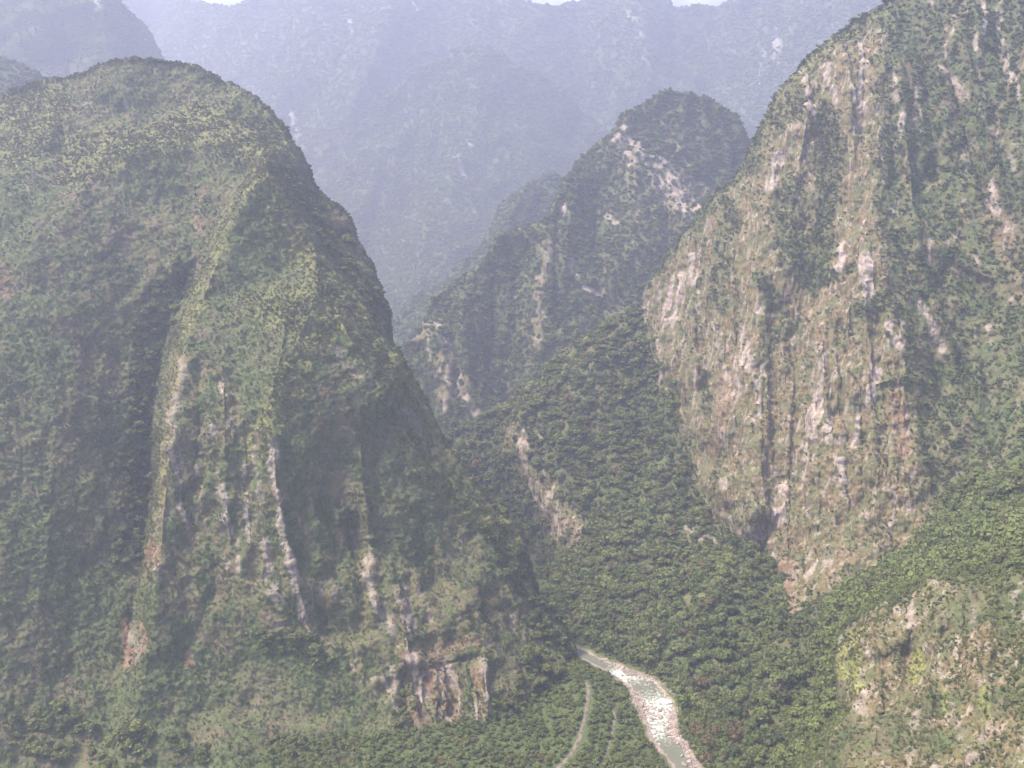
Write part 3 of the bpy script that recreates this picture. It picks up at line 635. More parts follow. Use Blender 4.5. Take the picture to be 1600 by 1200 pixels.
    yellow = s.strokes([([(1358, 990), (1345, 1040), (1335, 1080)], 9, 1.0), ([(1335, 1000), (1322, 1060)], 7, .9), ([(1440, 1020), (1425, 1055)], 8, 1.0), ([(1545, 1080), (1535, 1130)], 7, .7), ([(1480, 1080), (1480, 1120)], 6, .6)])
    streak = noise_at(P, 16, 6.0, 51); streak2 = noise_at(P, 6.5, 4.5, 52); n40 = noise_at(P, 50, 1.2, 53)
    rock = rock * sstep(-0.35, 0.05, streak2 + .3 * streak) * (1 - .35 * outc - .2 * face)
    rock = np.maximum(rock, cliff * (1 - greenp) * 0.75 * sstep(0.40, 0.58, streak2 * .7 + streak * .5))
    rock = np.maximum(rock, .5 * outc * sstep(0.40, 0.58, streak2 * .7 + streak * .5)); rock = np.maximum(rock, .8 * tanrib * sstep(.15, .4, streak2))
    rock = np.maximum(rock, .6 * face * sstep(0.38, 0.55, streak2 * .6 + streak * .6) * sstep(700, 500, V))
    tan = np.maximum.reduce([cliff * (1 - .85 * greenp), outc * .95 * sstep(-.55, .15, n40 + streak * .6), tanrib, face * .55 * sstep(.0, .45, streak)])
    grass = np.maximum(yellow, .6 * s.strokes([([(1350, 920), (1450, 860), (1560, 830)], 30, .8), ([(1385, 20), (1300, 60), (1230, 130)], 8, .6), ([(1050, 860), (1100, 920)], 34, .5), ([(985, 490), (880, 550), (815, 615)], 6, .6)]))  # last stroke paints the middle spur's crest line brighter with grass colour
    red = s.strokes([([(1232, 880), (1238, 955)], 14, .55), ([(1140, 600), (1120, 700)], 16, .35), ([(1400, 600), (1410, 700)], 14, .35), ([(1560, 350), (1600, 450)], 30, .3)])
    rest = (1 - np.maximum.reduce([cliff, face, outc, wood])).clip(0, 1)
    c2 = np.maximum(cliff, outc * .8) + .3 * face
    s.displace(6 * noise_at(P, 60, 1.8, 61) + 2.4 * ridged(noise_at(P, 26, 4.0, 62)) * (0.25 + c2) - 1.0)
    near = sstep(900, 500, s.Y)
    s.displace(2.4 * noise_at(P, 14, 1.2, 64) + (2.2 * c2 + .2) * noise_at(P, 10, 5.0, 65) + 1.4 * (1 - near * .4) * noise_at(P, 5.5, 1.4, 66) + 0.9 * noise_at(P, 2.8, 1., 67) + 1.4 * c2 * np.abs(noise_at(P, 4.0, 5.0, 68)) * 2 + 1.0 * c2 * np.abs(noise_at(P, 8, 3.0, 69)) * 2)
    s.N = s.normals(); nz = s.N[2]
    s.link(M_near, dict(rock=rock, tan=tan, grass=grass, red=red), 'huge tan rock cliff and green face on the right, with wooded foot and near outcrop')
    bare = np.clip(rock * 1.1, 0, 1)
    ledge = sstep(.35, .7, nz)
    patch = sstep(-.3, .3, noise_at(s.P, 24, 1.2, 70) + .5 * noise_at(s.P, 9, 1.0, 71))
    rs = np.random.RandomState(9)
    dens = wood * (1 - .9 * tanrib) * (.022 + .014 * patch) * (1 - bare)
    p, jj, ii = s.scatter(dens, 10); r = rs.lognormal(1.36, .44, len(p)).clip(1.6, 9.5) * np.where(V[jj, ii] < 720, .9, 1.0)
    VALLEY_TREES.append((p, r, U[jj, ii], V[jj, ii], 'right'))
    # bushes on the faces
    d = (face * (.05 + .06 * patch) * (1 - .6 * tan) + cliff * (.006 + .05 * sstep(.1, .5, noise_at(s.P, 16, 2.5, 72)) + .10 * ledge * patch + .13 * greenp) + outc * (.26 * patch + .12) + wood * .06 + rest * .15) * (1 - bare)
    p, jj, ii = s.scatter(d, 11); r = rs.gamma(5, .26, len(p)).clip(.6, 3.2) * (1 + .35 * (face + greenp)[jj, ii]); r *= 1 - .35 * outc[jj, ii]; r *= 1 + .5 * sstep(12, 2, (s.Vc - s.vt[None, :])[jj, ii])
    g = rs.uniform(size=len(p)) < (0.06 + (.45 * cliff * (1 - greenp) + .65 * outc)[jj, ii]); p[:, 2] -= .4 * r
    bm_ = (rest + wood + .8 * outc) * s.strokes([([(1360, 930), (1450, 880), (1540, 865), (1640, 850)], 46, 1.0), ([(1540, 900), (1600, 980), (1610, 1100)], 30, .6), ([(1290, 1130), (1240, 1190)], 30, .7)]) * (1 - bare)
    p3, j3, i3 = s.scatter(bm_ * .13, 31); r3 = rs.uniform(1.0, 2.3, len(p3)); p3[:, 2] -= .3 * r3
    instancer('brow_bushes', p3, r3, P_olive, 'bright yellow-green bushes along the brow of the near outcrop', 'bushes')
    instancer('cliff_shrubs', p[~g], r[~g], P_shrub, 'green bushes on the ledges and faces of the right massif', 'shrubs')
    instancer('dry_cliff_shrubs', p[g], r[g] * .75, P_dry, 'dry yellowish tussocks on the tan cliff and near outcrop', 'dry shrubs')
right_massif()

# ============================================================ MIDDLE PEAK
def middle_peak():
    top = [(560, 640, 1660), (600, 590, 1660), (632, 545, 1655), (640, 535, 1655), (655, 510, 1660), (668, 485, 1668), (680, 462, 1672), (700, 450, 1680), (740, 425, 1690), (765, 405, 1700), (775, 375, 1705), (800, 362, 1710), (850, 343, 1720), (862, 330, 1730), (870, 310, 1740), (882, 285, 1760), (905, 250, 1810),
           (925, 228, 1835), (955, 205, 1860), (975, 180, 1875), (1000, 162, 1890), (1030, 144, 1900), (1050, 141, 1902), (1080, 145, 1905), (1110, 155, 1905), (1140, 175, 1905), (1155, 192, 1905), (1166, 215, 1905), (1185, 262, 1900), (1230, 340, 1900), (1330, 480, 1900)]
    L = [[(850, 345, 1718), (850, 400, 1675), (845, 450, 1645), (838, 540, 1600), (828, 600, 1570)],
         [(815, 400, 1700), (805, 480, 1672), (795, 560, 1640), (790, 620, 1600)],
         [(675, 490, 1662), (672, 530, 1625), (690, 600, 1580), (700, 660, 1555)],
         [(655, 545, 1655), (662, 620, 1610), (670, 680, 1580)],
         [(965, 205, 1852), (1000, 260, 1800), (1040, 320, 1745), (1085, 335, 1735)],
         [(1035, 200, 1880), (1080, 260, 1850), (1105, 300, 1835)]]
    pts = [(740, 500, 1655), (745, 600, 1590), (750, 650, 1560), (900, 300, 1770), (900, 400, 1690), (950, 320, 1770), (960, 450, 1660), (1000, 400, 1690), (900, 500, 1625), (1050, 420, 1690), (980, 230, 1835), (1130, 250, 1860), (1150, 330, 1800), (1080, 200, 1885),
           (600, 800, 1500), (800, 800, 1490), (1000, 700, 1540), (1250, 700, 1600), (700, 720, 1530), (850, 680, 1540), (950, 560, 1600)]
    s = Relief('middle_peak', 560, 1330, rows((100, 830, 2.0)), 2.0, top, pts, L, 1.8)
    C = s.crease
    C([(900, 260), (890, 340), (880, 440)], 12, 14); C([(930, 300), (930, 400), (945, 500)], 14, -16); C([(1000, 240), (985, 330), (1000, 430)], 12, 16); C([(1050, 170), (1070, 230), (1110, 280)], 12, 14); C([(1040, 300), (1045, 380)], 10, -14)
    C([(720, 460), (725, 540), (735, 620)], 12, 16); C([(700, 480), (710, 560), (715, 640)], 8, -14); C([(770, 410), (770, 500), (765, 580)], 14, -14); C([(870, 330), (865, 430), (870, 520)], 8, -12)
    s.build_base(); P = s.P; s.warped(7, 23); U, V = s.U, s.Vc
    rock = s.strokes([([(960, 205), (985, 255)], 8), ([(975, 200), (1010, 250), (1020, 270)], 8), ([(1028, 262), (1055, 300), (1085, 325)], 23), ([(1060, 240), (1075, 280)], 8, .8), ([(1085, 285), (1110, 295)], 10), ([(890, 410), (910, 440), (935, 462)], 8), ([(955, 455), (968, 470)], 6, .8), ([(945, 340), (965, 350)], 7, .8),
                      ([(680, 500), (700, 555)], 9), ([(665, 505), (672, 560)], 5, .8), ([(715, 575), (725, 610), (742, 640)], 7), ([(690, 570), (700, 600)], 6, .9), ([(870, 322), (885, 330)], 6), ([(1000, 420), (1010, 410)], 5, .5), ([(855, 400), (862, 430)], 5, .8), ([(1035, 190), (1045, 240)], 5, .6), ([(690, 630), (692, 650)], 4), ([(930, 430), (950, 470)], 8, .5)])
    tan = s.strokes([([(855, 385), (845, 450), (838, 540)], 10, .9), ([(688, 560), (700, 640)], 14, .8), ([(725, 590), (740, 640)], 12, .7), ([(655, 520), (645, 545)], 8, .8), ([(985, 230), (1000, 340)], 12, .5), ([(1010, 330), (1000, 400)], 14, .5), ([(1035, 300), (1075, 330)], 30, .6), ([(970, 480), (930, 530)], 12, .4)])
    streak = noise_at(P, 9, 4.0, 81)
    rock *= .85 * sstep(-.3, .15, streak); rock = np.maximum(rock, .4 * tan * sstep(.2, .45, streak))
    s.displace(8 * noise_at(P, 80, 1.5, 82) + 6 * ridged(noise_at(P, 45, 2.0, 83)) - 2)
    s.displace(3 * noise_at(P, 18, 1.2, 84) + (4 * tan + 3 * rock) * noise_at(P, 11, 4, 85) + 1.6 * noise_at(P, 8, 1, 86))
    grass = .4 * s.strokes([([(985, 170), (925, 228), (882, 285)], 10, .8), ([(850, 345), (800, 365)], 6, .8)])
    s.link(M_near, dict(rock=rock, tan=tan, grass=grass, red=tan * 0), 'rounded green peak with pale rock scars behind the gorge, between the two great mountains')
    rs = np.random.RandomState(12)
    p, jj, ii = s.scatter(.036 * (1 - rock) * (1 - .8 * tan) * (V < 720), 13); r = rs.lognormal(1.15, .35, len(p)).clip(1.7, 6.5); p[:, 2] -= r * .3
    instancer('peak_forest', p, r, P_tree, 'forest covering the rounded middle peak and its spurs', 'forest')
middle_peak()

# ============================================================ HAZY HILLS AND FAR WALL
def hazy_hills():
    top = [(480, 600, 2300), (560, 570, 2310), (610, 500, 2320), (650, 468, 2330), (700, 442, 2345), (745, 400, 2360), (765, 360, 2370), (785, 325, 2380), (815, 300, 2400), (845, 282, 2410), (870, 278, 2410), (900, 290, 2400), (960, 340, 2400), (1100, 420, 2400)]
    pts = [(620, 600, 2200), (700, 500, 2260), (760, 450, 2290), (800, 400, 2300), (780, 520, 2200), (850, 340, 2360), (820, 340, 2330), (560, 700, 2150), (900, 700, 2100), (1100, 700, 2100)]
    s = Relief('hazy_hill', 480, 1100, rows((230, 760, 3.0)), 3.0, top, pts, [], 2)
    s.crease([(815, 300), (790, 360), (760, 420), (700, 470), (640, 520)], 10, 40); s.crease([(840, 320), (810, 390), (770, 450)], 12, -30)
    s.build_base(); P = s.P; s.warped(8, 33)
    s.displace(16 * noise_at(P, 150, 1.3, 91) + 8 * ridged(noise_at(P, 60, 1.5, 92)) + 4 * noise_at(P, 22, 1, 93))
    z = s.U * 0
    s.link(M_far, dict(rock=z, tan=z, grass=z + .12, red=z), 'low forested hill fading into blue haze beyond the gorge, behind the middle peak')
    rs = np.random.RandomState(14); p, jj, ii = s.scatter(z + .018, 15); r = rs.uniform(2.8, 5.5, len(p)); p[:, 2] -= r * .3
    instancer('hazy_forest', p, r, P_tree, 'bluish forest on the low hill beyond the gorge', 'forest')

    top = [(300, 470, 3300), (420, 400, 3320), (480, 335, 3340), (530, 235, 3360), (585, 170, 3370), (640, 122, 3380), (695, 92, 3390), (730, 78, 3400), (748, 74, 3400), (780, 86, 3400), (830, 112, 3400), (880, 145, 3400), (930, 190, 3400), (1000, 262, 3400), (1100, 330, 3400), (1300, 400, 3400)]
    L = [[(748, 72, 3400), (750, 160, 3280), (735, 220, 3200), (705, 260, 3120), (700, 300, 3060), (640, 380, 2900)],
         [(695, 92, 3390), (640, 190, 3330), (600, 260, 3240), (560, 330, 3130), (545, 400, 3020)],
         [(650, 260, 3260), (640, 330, 3180), (600, 420, 3000)],
         [(790, 235, 3200), (840, 280, 3120), (760, 300, 3080), (720, 380, 2900), (640, 450, 2760)]]
    pts = [(620, 560, 2560), (480, 450, 3050), (520, 520, 2800), (800, 180, 3330), (860, 230, 3300), (780, 300, 3130), (900, 260, 3300), (860, 400, 2950), (1000, 400, 3100), (1300, 500, 3000), (700, 600, 2500), (1000, 700, 2500), (400, 700, 2600), (300, 600, 2900), (1300, 700, 2600)]
    top = [(a, b, c * 1.13) for a, b, c in top]; pts = [(a, b, c * 1.13) for a, b, c in pts]; L = [[(a, b, c * 1.13) for a, b, c in l] for l in L]
    s = Relief('hazy_mountain', 300, 1300, rows((20, 760, 3.0)), 3.0, top, pts, L, 2.5)
    s.crease([(560, 230), (530, 330), (500, 430)], 16, 45); s.crease([(610, 240), (580, 350), (560, 450)], 18, -40); s.crease([(690, 180), (680, 260), (650, 340)], 16, -50); s.crease([(800, 150), (830, 230), (850, 300)], 20, 40); s.crease([(860, 190), (900, 240)], 16, -30)
    s.build_base(); P = s.P; s.warped(6, 43)
    rock = s.strokes([([(728, 222), (736, 240)], 3, .8), ([(714, 245), (728, 275)], 3, .8), ([(550, 35), (548, 55)], 4), ([(556, 140), (550, 160)], 3), ([(640, 140), (642, 150)], 3)])
    s.displace(26 * noise_at(P, 260, 1.4, 94) + 18 * ridged(noise_at(P, 120, 1.6, 95)) + 6 * noise_at(P, 40, 1, 96) + 4 * noise_at(P, 20, 1, 97))
    z = s.U * 0
    s.link(M_far, dict(rock=rock, tan=z, grass=z + .1, red=z), 'pointed forested mountain dissolving into violet haze between the valleys')
    rs = np.random.RandomState(16); p, jj, ii = s.scatter((z + .0120) * (1 - rock) * (s.Vc < 600), 17); r = rs.uniform(4, 8.0, len(p)); p[:, 2] -= r * .4
    instancer('distant_forest', p, r, P_tree, 'distant blue forest on the pointed hazy mountain', 'forest')

    # far wall
    top = [(-300, -90, 5600), (150, -30, 5700), (205, -14, 5900), (240, -6, 6200), (262, -6, 6000), (300, 6, 5600), (345, 9, 5500), (395, 8, 5400), (440, -14, 5300), (520, -22, 5200), (640, -26, 5100), (740, -8, 5000), (770, 9, 5000), (800, 14, 5000), (850, 12, 5000), (930, 10, 5000), (965, 4, 5000), (1000, -16, 5000), (1030, -8, 4950),
           (1045, 12, 4900), (1080, 17, 4900), (1140, 14, 4900), (1185, 4, 4900), (1240, -30, 4800), (1320, -60, 4700), (1500, -110, 4600), (1900, -200, 4500)]
    L = [[(520, -20, 5180), (480, 80, 4950), (440, 180, 4700), (430, 230, 4600)], [(400, 6, 5390), (370, 90, 5200), (380, 130, 5100)], [(640, -24, 5050), (600, 60, 4800), (560, 140, 4600)],
         [(985, -10, 4950), (1000, 60, 4750), (1020, 120, 4600)], [(900, 8, 4990), (910, 120, 4800), (930, 200, 4650)], [(1200, 0, 4850), (1190, 90, 4600), (1170, 200, 4400)], [(1110, 12, 4890), (1100, 120, 4740)]]
    pts = [(230, 120, 5600), (300, 100, 5350), (320, 180, 5100), (700, 100, 4850), (820, 80, 4860), (540, 60, 4930), (460, 20, 5200), (1060, 80, 4780), (1300, 100, 4300), (1600, 100, 4000), (200, 400, 4300), (500, 400, 4100), (900, 400, 4000), (1300, 400, 3900), (-200, 300, 5000), (1900, 300, 3900)]
    top = [(a, b, c * .88) for a, b, c in top]; pts = [(a, b, c * .88) for a, b, c in pts]; L = [[(a, b, c * .88) for a, b, c in l] for l in L]
    s = Relief('far_mountain', -300, 1900, rows((-230, 480, 4.0)), 4.0, top, pts, L, 2.5)
    for l, w, a in (([(520, -20), (480, 80), (440, 180), (425, 260)], 26, 110), ([(400, 6), (370, 90), (340, 180)], 20, 80), ([(640, -24), (600, 60), (560, 140), (500, 240)], 24, 110), ([(455, 0), (420, 100), (400, 170)], 14, -60), ([(580, 0), (540, 90), (500, 170)], 16, -80),
                    ([(985, -10), (1000, 60), (1020, 140)], 18, 70), ([(900, 8), (910, 120), (930, 220)], 26, -90), ([(1200, 0), (1185, 100), (1165, 220)], 20, 90), ([(1110, 12), (1100, 120)], 18, -60), ([(1290, -30), (1240, 60), (1200, 160)], 18, 60), ([(820, 0), (850, 80), (880, 150)], 20, 70)):
        s.crease(l, w * 1.4, a * (.5 if a < 0 else .7))
    s.build_base(); P = s.P; s.warped(7, 53)
    rock = s.strokes([([(990, 35), (1000, 60), (1008, 100), (1015, 112)], 2, .7), ([(546, 30), (549, 60)], 4), ([(1032, 0), (1036, 20)], 4, .7), ([(455, 180), (458, 210)], 3), ([(640, -5), (646, 20)], 5, .8), ([(1190, 80), (1180, 140)], 4, .6), ([(1215, 60), (1210, 90)], 4, .7)])
    s.displace(60 * noise_at(P, 480, 2.5, 101) + 32 * ridged(noise_at(P, 230, 4.5, 102) + .25 * noise_at(P, 90, 1.5, 105)) + 9 * ridged(noise_at(P, 95, 3.0, 103) + .3 * noise_at(P, 40, 1, 106)) + 5 * noise_at(P, 45, 1, 104) + 5 * noise_at(P, 24, 1, 107))
    z = s.U * 0
    s.link(M_far, dict(rock=rock, tan=z + .2, grass=z, red=z), 'towering far mountain wall almost lost in pale violet haze under the cloud')
    rs = np.random.RandomState(26); p, jj, ii = s.scatter((z + .0075) * (1 - rock) * (s.Vc < 400) * (s.Vc > -30), 27); r = rs.uniform(5, 10, len(p)); p[:, 2] -= r * .4
    instancer('far_wall_forest', p, r, P_tree, 'faint blue forest on the towering far mountain wall', 'forest'); print('far trees', len(p))


    # left shoulder
    top = [(-300, -260, 3000), (0, -150, 3000), (100, -85, 3010), (150, -40, 3020), (188, -5, 3030), (205, 12, 3035), (218, 30, 3040), (232, 55, 3045), (242, 82, 3050), (262, 120, 3060), (320, 200, 3080), (420, 360, 3100)]
    pts = [(100, 60, 2850), (0, 100, 2780), (160, 100, 2900), (-200, 100, 2700), (0, 300, 2500), (300, 400, 2700)]
    s = Relief('left_far_shoulder', -300, 420, rows((-320, 420, 3.2)), 3.2, top, pts, [], 2.5)
    s.crease([(150, -20), (160, 40), (175, 110)], 18, 30); s.crease([(90, -40), (100, 60), (110, 130)], 20, -26)
    s.build_base(); P = s.P; s.warped(6, 63)
    rock = s.strokes([([(154, 4), (156, 20)], 3)])
    s.displace(22 * noise_at(P, 200, 1.8, 111) + 18 * ridged(noise_at(P, 110, 2.2, 112)) + 6 * noise_at(P, 40, 1, 113))
    z = s.U * 0
    s.link(M_far, dict(rock=rock, tan=z + .1, grass=z, red=z), 'steep blue mountain shoulder rising out of the top left corner')
    rs = np.random.RandomState(18); p, jj, ii = s.scatter((z + .006) * (s.Vc < 200), 19); r = rs.uniform(3, 6, len(p)); p[:, 2] -= r * .4
    instancer('shoulder_forest', p, r, P_tree, 'blue forest on the steep shoulder in the top left corner', 'forest')

    top = [(-200, 50, 1900), (-60, 72, 1900), (0, 85, 1900), (30, 92, 1900), (60, 108, 1900), (85, 125, 1900), (120, 155, 1900), (200, 230, 1900)]
    pts = [(0, 200, 1780), (-100, 300, 1700), (200, 300, 1750)]
    s = Relief('left_wooded_hill', -200, 200, rows((20, 320, 3.0)), 3.0, top, pts, [], 2)
    s.build_base(); P = s.P
    s.displace(10 * noise_at(P, 90, 1.3, 121) + 5 * noise_at(P, 30, 1, 122))
    z = s.U * 0
    s.link(M_far, dict(rock=z, tan=z, grass=z, red=z), 'small bluish wooded hill behind the crest at the left edge')
    p, jj, ii = s.scatter((z + .022), 20); rs = np.random.RandomState(20); r = rs.uniform(2.5, 4.5, len(p)); p[:, 2] -= r * .3
    instancer('hill_forest', p, r, P_tree, 'bluish trees on the small hill at the left edge', 'forest')
hazy_hills()

# ============================================================ VALLEY: ground, river, banks, tracks
def gp(u, v, z=0.0):
    Y = G(u, v, z)[2]; x, y, z_ = world_from(u, v, Y); return (float(x), float(y))
RIV = [gp(870, 1005) + (4,), gp(905, 1020) + (5,), gp(938, 1036) + (4,), gp(972, 1051) + (7,), gp(1008, 1073) + (10,), gp(1026, 1100) + (12,), gp(1030, 1125) + (9,), gp(1035, 1150) + (7.5,), gp(1060, 1180) + (7.5,), gp(1083, 1210) + (7.5,), gp(1115, 1250) + (9,), gp(1165, 1310) + (9,)]
def riv_dist(X, Y):
    best = np.full(np.shape(X), 1e9); side = np.zeros(np.shape(X)); run = np.zeros(np.shape(X)); acc = 0.0
    for a, b in zip(RIV[:-1], RIV[1:]):
        dx, dy = b[0] - a[0], b[1] - a[1]; L = math.hypot(dx, dy)
        t = (((X - a[0]) * dx + (Y - a[1]) * dy) / (L * L)).clip(0, 1)
        d = np.hypot(X - a[0] - t * dx, Y - a[1] - t * dy) - (a[2] + (b[2] - a[2]) * t)
        sg = np.sign((X - a[0]) * dy - (Y - a[1]) * dx)
        m = d < best
        best = np.where(m, d, best); side = np.where(m, sg, side); run = np.where(m, acc + t * L, run); acc += L
    return best, side, run
ROAD = [gp(*q, 7) for q in [(917, 1066), (920, 1078), (918, 1100), (912, 1130), (905, 1155), (890, 1182), (868, 1204), (840, 1226), (800, 1260)]]
PATH = [gp(*q, 5) for q in [(958, 1108), (961, 1122), (957, 1145), (952, 1168), (940, 1195), (925, 1230), (915, 1270)]]

def ground_h(X, Y):
    d, side, run = riv_dist(X, Y)
    n = gnoise(X / 22, Y / 22, X * 0, 5).reshape(np.shape(X)); n2 = gnoise(X / 5, Y / 5, X * 0, 6).reshape(np.shape(X))
    h = np.where(d < 0, -1.4, 0.0) + sstep(0, 5, d) * 1.3 + sstep(6, 22, d) * 3.2 + sstep(20, 45, d) * 2.4
    h += n * 1.1 * sstep(3, 15, d) + n2 * .25
    return h

def valley():
    xs = np.arange(-120, 420, 2.0); ys = np.arange(540, 1060, 2.0)
    X, Y = np.meshgrid(xs, ys); Z = ground_h(X, Y)
    rd, _ = line_dist(X, Y, ROAD); pd, _ = line_dist(X, Y, PATH)
    Z = Z * sstep(1, 6, rd) + 7.0 * (1 - sstep(1, 6, rd))
    Z = Z * sstep(.5, 4, pd) + 5.0 * (1 - sstep(.5, 4, pd))
    # let it sink below the massif and mountain outside the gorge
    d, side, run = riv_dist(X, Y)
    me = bpy.data.meshes.new('valley_floor')
    nv, nu = X.shape; idx = np.arange(nv * nu).reshape(nv, nu)
    f = np.stack([idx[:-1, :-1].ravel(), idx[:-1, 1:].ravel(), idx[1:, 1:].ravel(), idx[1:, :-1].ravel()], 1).tolist()
    me.from_pydata(np.stack([X.ravel(), Y.ravel(), Z.ravel()], 1).tolist(), [], f)
    for p_ in me.polygons: p_.use_smooth = True
    gravel = sstep(1, 0, (d - np.where(side > 0, 6, 3) * (.6 + .8 * gnoise(X / 9, Y / 9, X * 0, 8).reshape(X.shape))) / 3) * np.ones(X.shape)
    a = me.attributes.new('gravel', 'FLOAT', 'POINT'); a.data.foreach_set('value', gravel.ravel().astype(np.float32))
    m, nt, b = new_mat('valley_ground')
    c = mixc(nt, noise_tex(nt, .2), (0.04, 0.06, 0.022), (0.10, 0.12, 0.05))
    c2 = mixc(nt, ramp_fac(nt, noise_tex(nt, .9), .4, .6), (0.20, 0.15, 0.125), (0.38, 0.30, 0.265))
    nt.links.new(mixc(nt, attr(nt, 'gravel'), c, c2), b.inputs['Base Color']); me.materials.append(m)
    o = bpy.data.objects.new('valley_floor', me); COL.objects.link(o); tag(o, 'green valley floor and stony banks beside the river', 'ground', kind='structure')
    # water
    m, nt, b = new_mat('river_water')
    tc = N(nt, 'ShaderNodeTexCoord')
    fo = attr(nt, 'foam')
    n1 = noise_tex(nt, .35, 1, 4, .7); n2 = noise_tex(nt, 1.1, 1, 3, .7)
    thr = math_n(nt, 'ADD', math_n(nt, 'MULTIPLY', n1, .6), math_n(nt, 'MULTIPLY', n2, .4))
    f_ = ramp_fac(nt, math_n(nt, 'ADD', thr, math_n(nt, 'MULTIPLY', fo, .34)), .66, .78)
    nt.links.new(mixc(nt, f_, (0.12, 0.125, 0.088), (0.50, 0.50, 0.46)), b.inputs['Base Color'])
    rr = N(nt, 'ShaderNodeMapRange'); nt.links.new(f_, rr.inputs['Value']); rr.inputs['To Min'].default_value = .28; rr.inputs['To Max'].default_value = .9
    nt.links.new(rr.outputs[0], b.inputs['Roughness']); b.inputs['Specular IOR Level'].default_value = .5
    bp = N(nt, 'ShaderNodeBump'); bp.inputs['Strength'].default_value = .8; bp.inputs['Distance'].default_value = .5
    nt.links.new(thr, bp.inputs['Height']); nt.links.new(bp.outputs[0], b.inputs['Normal'])
    V = []; F = []; foam = []; acc = 0
    fo_prof = [0, 0, .1, .85, .35, .7, .65, .6, .1, 0, .1, .1]
    for k, q in enumerate(RIV):
        a = RIV[max(0, k - 1)]; c_ = RIV[min(len(RIV) - 1, k + 1)]
        tx, ty = c_[0] - a[0], c_[1] - a[1]; l = math.hypot(tx, ty); nx, ny = -ty / l, tx / l
        for j in range(13):
            w = (j / 6 - 1) * (q[2] + 5)
            V.append((q[0] + nx * w, q[1] + ny * w, .08 * math.sin(3 * k + j))); foam.append(fo_prof[k])
    # refine between stations
    for k in range(len(RIV) - 1):
        for j in range(12): F.append((k * 13 + j, k * 13 + j + 1, (k + 1) * 13 + j + 1, (k + 1) * 13 + j))
    me = bpy.data.meshes.new('river'); me.from_pydata(V, [], F); me.materials.append(m)
    a = me.attributes.new('foam', 'FLOAT', 'POINT'); a.data.foreach_set('value', np.array(foam, dtype=np.float32))
    o = bpy.data.objects.new('river', me); COL.objects.link(o); tag(o, 'green and white river rushing over rapids in the gorge', 'river', kind='structure')
    # tracks
    def ribbon(name, pl, half, z, mat, label, cat):
        V = []; F = []
        pts = resample(pl, 4.0)
        for k, q in enumerate(pts):
            a = pts[max(0, k - 1)]; c_ = pts[min(len(pts) - 1, k + 1)]
            tx, ty = c_[0] - a[0], c_[1] - a[1]; l = math.hypot(tx, ty) + 1e-6; nx, ny = -ty / l, tx / l
            for w in (-half, -half * .4, 0, half * .4, half): V.append((q[0] + nx * w, q[1] + ny * w, z + (.12 if abs(w) < half else -.3)))
        for k in range(len(pts) - 1):
            for j in range(4): F.append((k * 5 + j, k * 5 + j + 1, k * 5 + j + 6, k * 5 + j + 5))
        me = bpy.data.meshes.new(name); me.from_pydata(V, [], F); me.materials.append(mat)
        o = bpy.data.objects.new(name, me); COL.objects.link(o); tag(o, label, cat, kind='structure')
    m, nt, b = new_mat('track_dirt'); nt.links.new(mixc(nt, ramp_fac(nt, noise_tex(nt, .25), .5, .62), mixc(nt, ramp_fac(nt, noise_tex(nt, .9), .35, .65), (0.10, 0.078, 0.068), (0.23, 0.175, 0.15)), (0.075, 0.085, 0.04)), b.inputs['Base Color'])
    ribbon('road', ROAD, 2.0, 7.15, m, 'narrow brown dirt track curving along the foot of the left mountain', 'road')
    ribbon('path', PATH, 1.4, 5.15, m, 'thin pale footpath between the trees left of the river', 'path')
valley()

me = bpy.data.meshes.new('ground'); S = 9000
me.from_pydata([(-S, -S, -6), (S, -S, -6), (S, S, -6), (-S, S, -6)], [], [(0, 1, 2, 3)])
m, nt, b = new_mat('base_ground'); nt.links.new(mixc(nt, noise_tex(nt, .02), (0.04, 0.06, 0.025), (0.08, 0.10, 0.045)), b.inputs['Base Color']); me.materials.append(m)
o = bpy.data.objects.new('ground', me); COL.objects.link(o); tag(o, 'dark green ground stretching out under the mountains', 'ground', kind='structure')

# ------------------------------------------------------------------ rocks in the river
def rock_mesh(name, seed, mat, flat=.6):
    rs = np.random.RandomState(seed)
    import bmesh
    bm = bmesh.new(); bmesh.ops.create_icosphere(bm, subdivisions=2, radius=1)
    dirs = rs.normal(size=(9, 3)); dirs /= np.linalg.norm(dirs, axis=1)[:, None]; offs = rs.uniform(.62, .95, 9)
    for v in bm.verts:
        c = np.array(v.co)
        for d, of in zip(dirs, offs):
            k = c @ d
            if k > of: c = c - d * (k - of) * .92
        c = c * (1 + .05 * rs.normal()); c[2] *= flat
        v.co = c
    me = bpy.data.meshes.new(name); bm.to_mesh(me); bm.free(); me.materials.append(mat); return me
M_stone, _n, _b = new_mat('river_stone')
_oi = N(_n, 'ShaderNodeObjectInfo')
_c = mixc(_n, _oi.outputs['Random'], (0.17, 0.125, 0.108), (0.37, 0.30, 0.265)); _c = mixc(_n, ramp_fac(_n, noise_tex(_n, 1.2), .4, .7), _c, (0.24, 0.19, 0.17)); _n.links.new(_c, _b.inputs['Base Color'])
M_pale, _n, _b = new_mat('pale_stone'); _n.links.new(mixc(_n, ramp_fac(_n, noise_tex(_n, 1.), .45, .7), (0.68, 0.60, 0.56), (0.45, 0.38, 0.35)), _b.inputs['Base Color'])
STONES = [rock_mesh('stone', 30 + k, M_stone) for k in range(4)]; PALE = rock_mesh('stone', 40, M_pale, .45)

